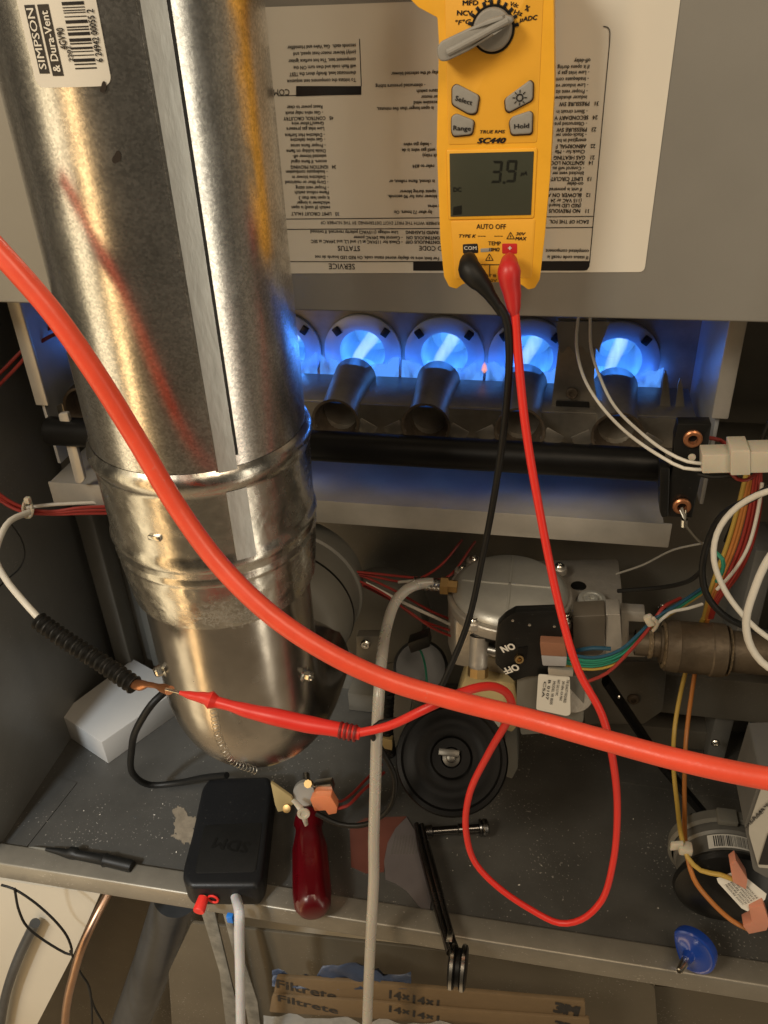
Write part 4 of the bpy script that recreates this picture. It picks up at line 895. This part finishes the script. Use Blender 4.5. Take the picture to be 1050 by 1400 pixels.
obj('block_print', [ty('ACRE7', 660, 975, .5428, 6, rot=-14, bold=.03, w=30), ty('6V 2G', 662, 985, .5428, 4, rot=-14, w=22)], ink_m, t2, smooth=False)
obj('lower_plate', py([(690, 985), (706, 985), (708, 1050), (700, 1065), (692, 1062)], .56, .04, .002, 2), greyh, gv)

# round black pressure switch
ps = thing('round_black_switch', 'large round black plastic housing with a central screw below the gas valve', 'pressure switch', G(620, 1100, FLOOR))
c = P(617, 1036, .500); ax = Vector((.02, -.62, .79)).normalized()
obj('housing', lathe(c, ax, [(-.062, .030), (-.045, .041), (-.022, .046), (-.020, .0485), (-.004, .0490), (0, .0475), (.0005, .044), (-.0012, .042), (-.0012, .036), (-.0004, .034), (-.0004, .028), (-.0010, .0265), (-.0010, .020), (-.0006, .0185), (.002, .0165), (.002, .009), (-.001, .008), (-.001, 0)], 72), mat('glossy_black_plastic', (.003, .003, .003), .45, 0, var=.2, spec=.12), ps)
obj('centre_screw', lathe(c + ax * .0005, ax, [(0, .0075), (.001, .0075), (.002, .0045), (.005, .0040), (.0055, .003), (.0055, 0)], 20), mat('dull_steel', (.10, .095, .085), .4, 0.8), ps)
obj('washer_tab', obox(c + ax * .001 + Z * .006 - X * .002, X, ax.cross(X).normalized(), ax, .018, .006, .0012, .0005), mat('dull_steel', (.10, .095, .085), .4, 0.8), ps)
# inducer behind the pipe
ind = thing('inducer_housing', 'rounded grey blower housing half hidden behind the vent pipe', 'blower', P(450, 880, .63))
obj('drum', lathe((-.222, .535, -.480), Y_, [(0, 0), (0, .045), (.006, .055), (.018, .063), (.03, .065), (.06, .065), (.062, .067), (.066, .067), (.068, .065), (.09, .062), (.10, .05), (.10, 0)], 64), greyh, ind)
obj('drum_band', lathe((-.222, .535, -.480), Y_, [(.034, .0650), (.034, .0656), (.036, .0656), (.036, .0650)], 64), blk, ind)
obj('volute', lathe(P(520, 850, .66), Vector((.1, -1, .3)), [(-.03, .05), (0, .048), (.006, .044), (.008, .03), (.008, 0)], 40), greyh, ind)
obj('bracket', py([(487, 870), (520, 870), (523, 905), (500, 912), (487, 900)], .60, .01, .001, 2), cab_m, ind)
screw(P(500, 880, .597), -Y_, .005, steel, ind)
obj('motor_can', lathe(P(575, 912, .61), Vector((.1, -.7, .7)), [(-.04, .026), (0, .027), (.004, .024), (.004, 0)], 36), ductm, ind)
obj('black_plug', py([(557, 880), (585, 870), (588, 884), (562, 893)], .565, .012, .001, 1), blk, ind)
obj('motor_stay', py([(535, 925), (568, 925), (556, 1000), (528, 1040), (520, 1000)], .62, .02, .002, 2), cab_m, ind)
obj('corrugated_sleeve', sweep(spline([P(530, 935, .56), P(528, 1000, .56), P(532, 1030, .56)], .0012), [.0065 + .0008 * math.sin(i * 1.4) for i in range(len(spline([P(530, 935, .56), P(528, 1000, .56), P(532, 1030, .56)], .0012)))], 14), blkr, ind)
obj('lead_tab', py([(518, 1008), (536, 1012), (536, 1026), (520, 1022)], .552, .006, .001, 1), tanpl, ind)
obj('green_wire', wire([(560, 872, .60), (575, 890, .59), (582, 915, .59), (584, 940, .58)], 3), grnw, ind)

# barb fitting and translucent tube
bf = thing('barb_fitting', 'brass and steel hose barb screwed into the left of the gas valve', 'fitting', P(600, 797, .585))
a, b = P(566, 797, .583), P(632, 797, .583); b.z = a.z; L_ = (b - a).length
pf = [(0, .004)] + [(L_ * .55 * i / 12, .0060 - (.0008 if i % 2 else 0)) for i in range(13)] + [(L_ * .56, .0045)]
obj('barb', lathe(a, b - a, pf, 20), steel, bf)
obj('nut', lathe(a, b - a, [(L_ * .56, .0045), (L_ * .56, .0082), (L_ * .72, .0082), (L_ * .72, .0060), (L_ * .9, .0058), (L_ * .9, 0)], 6), brass, bf, ang=20)
obj('translucent_hose', sweep(spline([P(592, 797, .583), P(575, 798, .580), P(556, 806, .572), P(540, 824, .56), P(529, 856, .54), P(522, 900, .50), P(518, 950, .47), P(515, 1010, .455), P(513, 1080, .44), P(511, 1150, .428), P(511, 1200, .42), P(508, 1260, .41), P(505, 1320, .402), P(502, 1400, .395), P(500, 1500, .39)], .005), .0047, 18), tubem, None, label='milky translucent hose running from the valve barb down past the shelf edge', cat='hose')

# red wires between pipe and valve
rw = thing('red_wire_bundle', 'fan of red and white wires from behind the vent pipe to the gas valve', 'wires', P(520, 790, .62))
for pts in ([(446, 779, .60), (500, 786, .61), (560, 795, .62), (600, 775, .63), (632, 738, .65)], [(446, 780, .60), (490, 786, .61), (540, 808, .61), (590, 836, .60), (625, 850, .58)], [(446, 781, .60), (495, 800, .61), (550, 830, .60), (590, 858, .59), (622, 872, .575)], [(446, 778, .60), (510, 784, .61), (570, 790, .62), (610, 790, .62), (650, 740, .65)], [(446, 782, .60), (480, 790, .60), (530, 815, .60), (570, 845, .60), (615, 862, .58)]):
    obj('wire', wire(pts, 3.6, 8), redwire, rw)
obj('wire', wire([(500, 797, .605), (550, 823, .60), (590, 842, .595), (625, 858, .575)], 4.5, 8), whitew, rw, label='white wire in the bundle')
obj('wire', wire([(545, 796, .61), (575, 793, .60)], 4, 8), whitew, rw, label='short white wire in the bundle')
obj('zip_tie', [wire([(444, 766, .60), (447, 775, .598), (447, 788, .60)], 5), obox(P(446, 764, .60), X, Y_, Z, .004, .004, .008, .001)], conn_m, rw)
obj('wire', wire([(434, 838, .62), (445, 860, .61), (460, 885, .60), (485, 905, .60), (500, 912, .61)], 3, 8), redwire, rw)
obj('wire', wire([(434, 855, .62), (448, 880, .61), (462, 905, .60)], 3, 8), redwire, rw)

# pipe coupling at the right
cpl = thing('pipe_coupling', 'rusty brown iron pipe union feeding the gas valve from the right', 'pipe', P(960, 880, .56))
a, b = P(868, 878, .575), P(1085, 890, .575); b.z = a.z; b.y = a.y; L_ = (b - a).length; K = L_ / 217
obj('pipe', lathe(a, b - a, [(0, .011), (K * 35, .011), (K * 35, .0155), (K * 130, .0175), (L_, .0175), (L_, 0)], 32), rustpipe, cpl)
obj('union_nut', lathe(a, b - a, [(K * 41, .018), (K * 42, .0215), (K * 60, .0225), (K * 62, .0218), (K * 104, .0218), (K * 106, .0228), (K * 124, .0225), (K * 126, .019)], 32), rustpipe, cpl)
for _b in [lathe(a, b - a, [(K * 38, .0165), (K * 39, .0200), (K * 41.5, .0198)], 32), lathe(a, b - a, [(K * 128, .018), (K * 129, .0212), (K * 131, .0205), (K * 132, .018)], 32), lathe(a, b - a, [(K * 18, .0112), (K * 20, .0130), (K * 24, .0126), (K * 25, .0112)], 24)]: obj('thread_dope', _b, mat('thread_paste', (.20, .15, .09), .55, .3, var=.7, vscale=300, bump=1, bscale=400), cpl)
# valve wiring
vw = thing('valve_wiring', 'green, blue, red and white wires tied together beside the gas valve plug', 'wires', P(850, 880, .53))
base = [(772, 898, .527), (810, 903, .525), (845, 893, .525), (872, 868, .53), (895, 846, .535), (925, 828, .55), (958, 806, .57)]
for dx, dy, m_ in ((0, 0, grnw), (0, 5, grnw), (2, -4, bluw), (0, 8, grnw), (1, 12, yelw), (4, 2, grnw)):
    obj('wire', wire([(a + dx, b + dy * (1 if i < 3 else .5), y_ + dy * .0003) for i, (a, b, y_) in enumerate(base)], 4.6, 8), m_, vw)
obj('wire', wire([(795, 935, .52), (830, 920, .52), (858, 893, .525), (888, 858, .53), (905, 832, .54), (930, 818, .56)], 5, 8), redwire, vw, label='red wire curving below the bundle')
obj('wire', wire([(895, 856, .53), (915, 838, .54), (940, 832, .55), (960, 826, .56)], 4.5, 8), whitew, vw, label='white wire leaving the bundle')
obj('wire', wire([(785, 890, .545), (810, 886, .54), (835, 887, .54)], 6, 8), bluw, vw, label='short blue wire into the valve')
obj('zip_tie', [obox(P(888, 848, .525), rot2(X, Z, 30)[0], Y_, rot2(X, Z, 30)[1], .007, .006, .010, .002), wire([(893, 862, .527), (899, 853, .522), (893, 845, .52)], 5)], conn_m, vw)

# right harness: yellow, orange, red, white wires and big loops
rh = thing('right_wire_harness', 'vertical bundle of yellow, orange and red wires at the right edge', 'wires', P(1000, 740, .58))
for i, (m_, o_, w_) in enumerate(((yelw, 0, 6), (orgw, 6, 6), (orgw, 10, 5), (redwire, 16, 5), (redwire, 21, 5), (redwire, 26, 5), (redwire, 30, 4))):
    obj('wire', wire([(1022 + o_ * .6, 640, .58 + i * .002), (1010 + o_ * 1.0, 690, .58), (994 + o_ * 1.15, 745, .58), (977 + o_ * 1.0, 790, .58), (968 + o_ * .5, 820, .585), (962 + o_ * .4, 845, .59)], w_, 8), m_, rh)
obj('wire', wire([(1042, 660, .58), (1036, 700, .575), (1022, 750, .57), (1000, 785, .57), (980, 806, .57)], 5, 8), whitew, rh, label='outer white wire of the bundle')
obj('wire', wire([(978, 755, .56), (988, 765, .555), (988, 780, .555), (980, 795, .56)], 6, 8), grnw, rh, label='short green loop in the bundle')
yo = thing('switch_wires', 'long yellow and orange wires dropping to the pressure switch on the right', 'wires', P(930, 1050, .52))
obj('yellow_wire', wire([(962, 845, .59), (950, 870, .60), (941, 905, .60), (930, 950, .59), (922, 1000, .57), (921, 1050, .54), (926, 1100, .51), (932, 1145, .475), (940, 1172, .462), (958, 1190, .455), (985, 1196, .45), (1004, 1203, .448)], 6.4, 10), yelw, yo)
obj('orange_wire', wire([(968, 845, .59), (960, 875, .60), (953, 905, .60), (944, 960, .59), (938, 1010, .57), (936, 1060, .54), (936, 1110, .51), (938, 1160, .472), (948, 1200, .455), (970, 1230, .45), (1000, 1258, .445), (1026, 1272, .445)], 6.4, 10), orgw, yo)
obj('zip_tie', [obox(P(937, 1160, .468), X, Y_, Z, .011, .010, .008, .002), obox(P(925, 1156, .468), rot2(X, Z, 20)[0], Y_, Z, .010, .004, .008, .001)], conn_m, yo)
bw = thing('black_white_cable_loop', 'large loop of black and white wires at the right edge beside the pipe union', 'cable', P(990, 760, .50))
obj('black_wire', wire([(1260, 640, .45), (1150, 640, .45), (1080, 655, .46), (1030, 680, .47), (990, 703, .48), (968, 740, .49), (960, 785, .49), (970, 820, .49), (1000, 848, .49), (1040, 862, .49), (1090, 872, .49), (1230, 880, .49)], 9.5, 12), blkr, bw)
obj('black_wire', wire([(960, 780, .50), (940, 795, .53), (905, 803, .56), (845, 808, .58)], 6, 10), blkr, bw)
obj('white_wire', wire([(1260, 655, .45), (1150, 655, .45), (1080, 665, .455), (1035, 677, .465), (1000, 700, .475), (980, 730, .48), (976, 765, .48), (990, 805, .48), (1015, 840, .48), (1045, 868, .48), (1090, 890, .48), (1230, 900, .48)], 8, 12), whitew, bw)
obj('loose_white_wire', wire([(1330, 660, .42), (1160, 680, .42), (1075, 735, .42), (1050, 765, .42), (1030, 810, .42), (1020, 850, .42), (1027, 885, .42), (1050, 912, .42), (1085, 925, .42), (1180, 930, .44), (1290, 905, .47)], 10.5, 12), whitew, None, label='thick white wire bowing in from the right edge in front of the union', cat='wire')
obj('grey_tube_wire', wire([(842, 785, .60), (880, 772, .60), (920, 752, .60), (965, 742, .60)], 3.2, 8), gryw, None, label='thin grey wire rising behind the gas valve to the right', cat='wire')

# igniter leads and connector
ic = thing('igniter_connector', 'milky white plastic plug with two thin white leads from the burners', 'connector', P(1000, 630, .51))
obj('white_lead', wire([(791, 430, .64), (788, 470, .63), (796, 510, .61), (818, 550, .58), (855, 590, .55), (905, 625, .52), (935, 640, .512), (964, 642, .51)], 4.6, 10), whitew, ic)
obj('white_lead', wire([(807, 430, .64), (808, 475, .63), (820, 515, .61), (840, 555, .58), (872, 588, .55), (912, 618, .52), (940, 631, .512), (964, 634, .51)], 4.6, 10), whitew, ic)
ux, vz = rot2(X, Z, -.5)
def cbox(x0, x1, yc, h, Y, d):
    return py([(x0, yc - h / 2 + (x0 - 960) * -.02), (x1, yc - h / 2 + (x1 - 960) * -.02), (x1, yc + h / 2 + (x1 - 960) * -.02), (x0, yc + h / 2 + (x0 - 960) * -.02)], Y, d, .0012, 2)
obj('plug_half', cbox(960, 1002, 635, 25, .503, .015), conn_m, ic)
obj('plug_collar', cbox(999, 1026, 634, 34, .500, .020), conn_m, ic)
obj('plug_half', cbox(1024, 1090, 634, 28, .501, .017), conn_m, ic)
bd = thing('lower_harness_wires', 'black and red wires curving below the milky white plug', 'wires', P(1000, 660, .54))
obj('black_wire', wire([(955, 648, .55), (975, 652, .545), (1000, 650, .54), (1030, 642, .54)], 7, 8), blkr, bd)
obj('red_wire', wire([(998, 645, .53), (1008, 655, .525), (1022, 656, .525), (1036, 645, .53)], 5, 8), redwire, bd)
obj('black_wire', wire([(1060, 560, .57), (1046, 590, .57), (1030, 640, .58), (1012, 690, .59), (992, 740, .60)], 7, 8), blkr, bd)
obj('red_wire', wire([(965, 598, .58), (985, 602, .58), (1005, 620, .56)], 6, 8), redwire, bd)

# lower right pressure switch
pw = thing('pressure_switch', 'round grey pressure switch with a barcode band and rating tag at lower right', 'pressure switch', Vector((.205, .53, FLOOR)))
pc_ = Vector((.1775, 0, -.655))
def pcyl(th, y, R): return Vector((pc_.x + R * math.sin(th), y, pc_.z + R * math.cos(th)))
obj('can', lathe((pc_.x, .512, pc_.z), -Y_, [(0, 0), (0, .036), (.004, .0405), (.016, .0415), (.018, .0395), (.034, .0395), (.0345, .0415), (.040, .0415), (.042, .036), (.044, .030), (.044, 0)], 64), mat('switch_can_grey', (.15, .145, .13), .45, .3, var=.1), pw)
obj('clamp_ring', lathe((pc_.x, .514, pc_.z), -Y_, [(.002, .0415), (.000, .0445), (.009, .0455), (.011, .0425)], 64), greyh, pw)
obj('clamp_tab', box(pc_.x - .012, pc_.x + .004, .498, .512, pc_.z + .043, pc_.z + .049, .001), greyh, pw)
obj('front_cup', lathe((pc_.x, .478, pc_.z), -Y_, [(.002, .042), (.006, .0445), (.010, .043), (.016, .034), (.020, .022), (.020, 0)], 48), blk, pw)
obj('wall_bracket', box(pc_.x - .03, pc_.x + .05, .513, .518, FLOOR + .001, pc_.z + .03, .001), blk, pw)
def pquad(a0, a1, z0, z1, R, n_=10):
    bm = bmesh.new(); pv = None
    for i in range(n_ + 1):
        t = a0 + (a1 - a0) * i / n_; q = (bm.verts.new(pcyl(t, z0, R)), bm.verts.new(pcyl(t, z1, R)))
        if pv: bm.faces.new((pv[0], q[0], q[1], pv[1]))
        pv = q
    return bm
bc = obj('barcode_band', pquad(-.52, .55, .4925, .4795, .0400), white_m, pw)
bb = []; t = -.40; random.seed(5)
while t < .45: w_ = random.choice((.008, .013, .022)); bb.append(pquad(t, t + w_, .4912, .4808, .0403, 2)); t += w_ + random.choice((.012, .020))
obj('bars', bb, ink_m, bc)
tg = obj('rating_tag', prism3([P(a, b, y_) for a, b, y_ in ((980, 1201, .452), (1008, 1190, .456), (1048, 1222, .448), (1046, 1230, .445), (1022, 1246, .440), (1014, 1242, .440), (982, 1207, .450))], (0, .0008, -.0008), 0), white_m, pw)
tt = []
c0 = P(985, 1206, .4495); c1 = P(1016, 1241, .4395); u = (c1 - c0).normalized(); w2 = (P(1010, 1194, .4545) - c0).normalized()
for i in range(6): tt.append(text_bm('PRESSURE SWITCH 0.65 WC'[i:i + 14], c0 + w2 * (.001 + .0024 * i) + Z * .0006 - Y_ * .0006 + u * .003, u, w2, .0014, 'LEFT', 0, 1, 0, .020))
obj('tag_print', tt, ink_m, tg, smooth=False)
obj('push_on_terminal', py([(998, 1182), (1006, 1176), (1022, 1202), (1020, 1216), (1002, 1206)], .446, .009, .0015, 1), pinkpl, pw)
obj('push_on_terminal', py([(1024, 1241), (1044, 1237), (1052, 1262), (1048, 1272), (1024, 1277), (1016, 1266), (1028, 1260)], .440, .010, .0015, 1), pinkpl, pw)
# control box at the right edge
cb = thing('transformer_box', 'dark grey box with a printed label cut off by the right edge', 'electrical box', P(1060, 1195, .44))
obj('case', py([(1040, 1062), (1140, 1062), (1140, 1215), (1048, 1200), (1030, 1190), (1018, 1130)], .425, .05, .003, 4, 3), mat('grey_case', (.13, .13, .125), .5, .2), cb)
l_ = obj('case_label', py([(1041, 1078), (1110, 1076), (1110, 1192), (1037, 1186), (1024, 1140), (1024, 1128)], .4235, .0008, 0, 2), mat('dim_label', (.42, .40, .35), .5), cb)
obj('label_block', py([(1050, 1140), (1108, 1120), (1108, 1186), (1037, 1182)], .4228, .0004), ink_m, l_)
obj('label_print', [ty(s, 1030 + i * 3.6, 1122 - i * 5, .4228, 3.2, al, -72 + 140, 0, 0, 1, 42) for i, (s, al) in enumerate((('PRI 120V 60HZ', 'CENTER'), ('SEC 24V 40VA', 'CENTER'), ('CLASS 2', 'CENTER'), ('E 145332', 'CENTER')))], ink_m, l_, smooth=False)
# black diagonal bar
db = thing('black_strut', 'flat black bar slanting down behind the red lead to the shelf', 'bar', P(900, 1030, .62))
a = P(828, 930, .60); b = P(905, 1045, .60); c = G(975, 1128, FLOOR + .05)
obj('bar', sweep([a, b, c], [.0085, .0085, .0080], 8, True, .5), blkp, db, ang=30)
obj('rivet', lathe(P(846, 953, .590), -Y_, [(0, .0018), (.001, .001), (.0012, 0)], 10), steel, db)

# ------------------------------------------------------------------ below the shelf
ground = obj('room_floor', box(-3.5, 3.5, -3.5, 2.5, -1.62, -1.6), mat('concrete_floor', (.60, .54, .46), .7, 0, var=.15), None, kind='structure', smooth=False)
wl = obj('room_wall', box(-2.5, 2.5, .78, .80, -1.6, .9), wall_m, None, kind='structure', smooth=False)
cabl = thing('plenum_box', 'tan sheet metal plenum base under the furnace shelf', 'duct', (-.1, .5, -.9))
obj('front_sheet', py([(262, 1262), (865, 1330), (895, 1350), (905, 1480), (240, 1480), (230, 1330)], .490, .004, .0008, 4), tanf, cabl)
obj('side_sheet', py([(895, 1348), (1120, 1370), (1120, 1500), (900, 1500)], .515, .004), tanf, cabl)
obj('left_sheet', py([(-60, 1195), (137, 1222), (100, 1305), (51, 1400), (10, 1480), (-60, 1480)], .475, .004), wall_m, cabl, label='pale sheet at the left under the shelf')
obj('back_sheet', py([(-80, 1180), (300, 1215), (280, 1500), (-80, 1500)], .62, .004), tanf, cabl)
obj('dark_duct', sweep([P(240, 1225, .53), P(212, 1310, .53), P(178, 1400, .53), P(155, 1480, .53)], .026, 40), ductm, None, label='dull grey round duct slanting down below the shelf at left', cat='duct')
st = thing('steel_strut', 'dirty galvanised angle strut hanging below the black manometer', 'strut', P(320, 1330, .45))
obj('flange', py([(272, 1238), (292, 1242), (330, 1400), (345, 1480), (318, 1480), (300, 1330)], .462, .003, .0006), dirtyst, st)
obj('flange', py([(303, 1243), (312, 1245), (352, 1370), (365, 1480), (352, 1480), (330, 1345)], .456, .003, .0006), dirtyst, st)
ct = obj('copper_tube', sweep(spline([P(148, 1222, .46), P(132, 1252, .44), P(114, 1290, .42), P(100, 1335, .41), P(92, 1370, .405), P(88, 1420, .40), P(88, 1500, .40)], .005), .0045, 20), coppert, None, label='bent copper tube running down at the lower left', cat='pipe')
obj('faint_tube', sweep(spline([P(48, 1262, .464), P(25, 1310, .462), P(8, 1360, .462), P(-5, 1440, .462)], .006), .0058, 14), ductm, None, label='dull grey tube behind the copper one at the left edge', cat='pipe')
cd = thing('string', 'thin black string hanging in a loop from the shelf edge at left', 'string', P(60, 1260, .42))
obj('cord', wire([(2, 1210, .425), (18, 1215, .424), (45, 1232, .423), (78, 1262, .422), (94, 1285, .422), (96, 1305, .422), (70, 1292, .422), (38, 1268, .422), (26, 1245, .422), (20, 1215, .422)], 3.4, 8), blkr, cd)
obj('cord', wire([(96, 1300, .44), (110, 1330, .45), (122, 1350, .45), (126, 1400, .44), (124, 1440, .44)], 3, 8), blkr, cd)
obj('second_cord', wire([(120, 1345, .46), (128, 1375, .46), (142, 1402, .46), (150, 1440, .46)], 3, 8), blkr, None, label='short black cord hanging beside the copper tube', cat='cord')
# filters
def filt(poly, Y, label, txy, s):
    f = thing('furnace_filter', label, 'filter', P(600, 1380, Y + .02), 'furnace filters under the shelf')
    obj('cardboard_frame', py(poly, Y, .004, .0008, 3), card, f)
    tx = [ty('Filtrete', txy[0][0], txy[0][1], Y - .0004, s, rot=-4, bold=.02, w=84), ty('14×14×1', txy[1][0], txy[1][1], Y - .0004, s, rot=-3.5, bold=.03, w=68), ty('3M', txy[2][0], txy[2][1], Y - .0004, s + 2, rot=-3, bold=.08, w=30)]
    obj('printed_text', tx, ink_m, f, smooth=False, kind='stuff'); return f
filt([(378, 1336), (500, 1344), (640, 1356), (800, 1370), (800, 1391), (640, 1380), (500, 1367), (374, 1360)], .4400, 'upper cardboard furnace filter, printed 14×14×1, leaning under the shelf', ((418, 1353), (566, 1366), (775, 1380)), 11.5)
filt([(372, 1361), (500, 1369), (640, 1382), (806, 1394), (806, 1416), (640, 1405), (500, 1392), (368, 1384)], .4375, 'lower cardboard furnace filter of the pair, beneath the upper one', ((420, 1373), (566, 1386), (775, 1404)), 9)
bm = bmesh.new(); nx, ny = 26, 8; g = []
for j in range(ny):
    row = []
    for i in range(nx):
        a = 372 + i * 7.6; top = 1322 + 10 * abs(math.sin(i * .21 + .3)) - (8 if 8 < i < 20 else 0) + 3 * random.random(); bot = 1348 + 2 * math.sin(i) + i * .4
        p_ = P(a, top + (bot - top) * j / (ny - 1), .446 - .006 * (j / ny)); p_.y += .006 * noise.noise(Vector((i * .35, j * .5, 0))); row.append(bm.verts.new(p_))
    g.append(row)
for j in range(ny - 1):
    for i in range(nx - 1): bm.faces.new((g[j][i], g[j][i + 1], g[j + 1][i + 1], g[j + 1][i]))
bmesh.ops.solidify(bm, geom=bm.faces, thickness=.0008)
obj('blue_plastic_wrap', bm, blup, None, label='torn blue plastic wrap draped on the cardboard filters', cat='plastic wrap', ang=80)
bm = bmesh.new(); g = []
for j in range(8):
    row = []
    for i in range(40):
        a = 360 + i * 11.4; top = 1388 + 5 * noise.noise(Vector((i * .3, 0, 2))) + i * .55; p_ = P(a, top + j * 9, .4355 - .004 * j); p_.y += .006 * noise.noise(Vector((i * .45, j * .6, 4))); row.append(bm.verts.new(p_))
    g.append(row)
for j in range(7):
    for i in range(39): bm.faces.new((g[j][i], g[j][i + 1], g[j + 1][i + 1], g[j + 1][i]))
bmesh.ops.solidify(bm, geom=bm.faces, thickness=.0008)
obj('filter_media', bm, mat('pleated_media', (.42, .41, .38), .8, 0, var=.15, vscale=40, bump=.4), None, label='crumpled pale grey filter cloth below the cardboard frames', cat='filter cloth', ang=80)
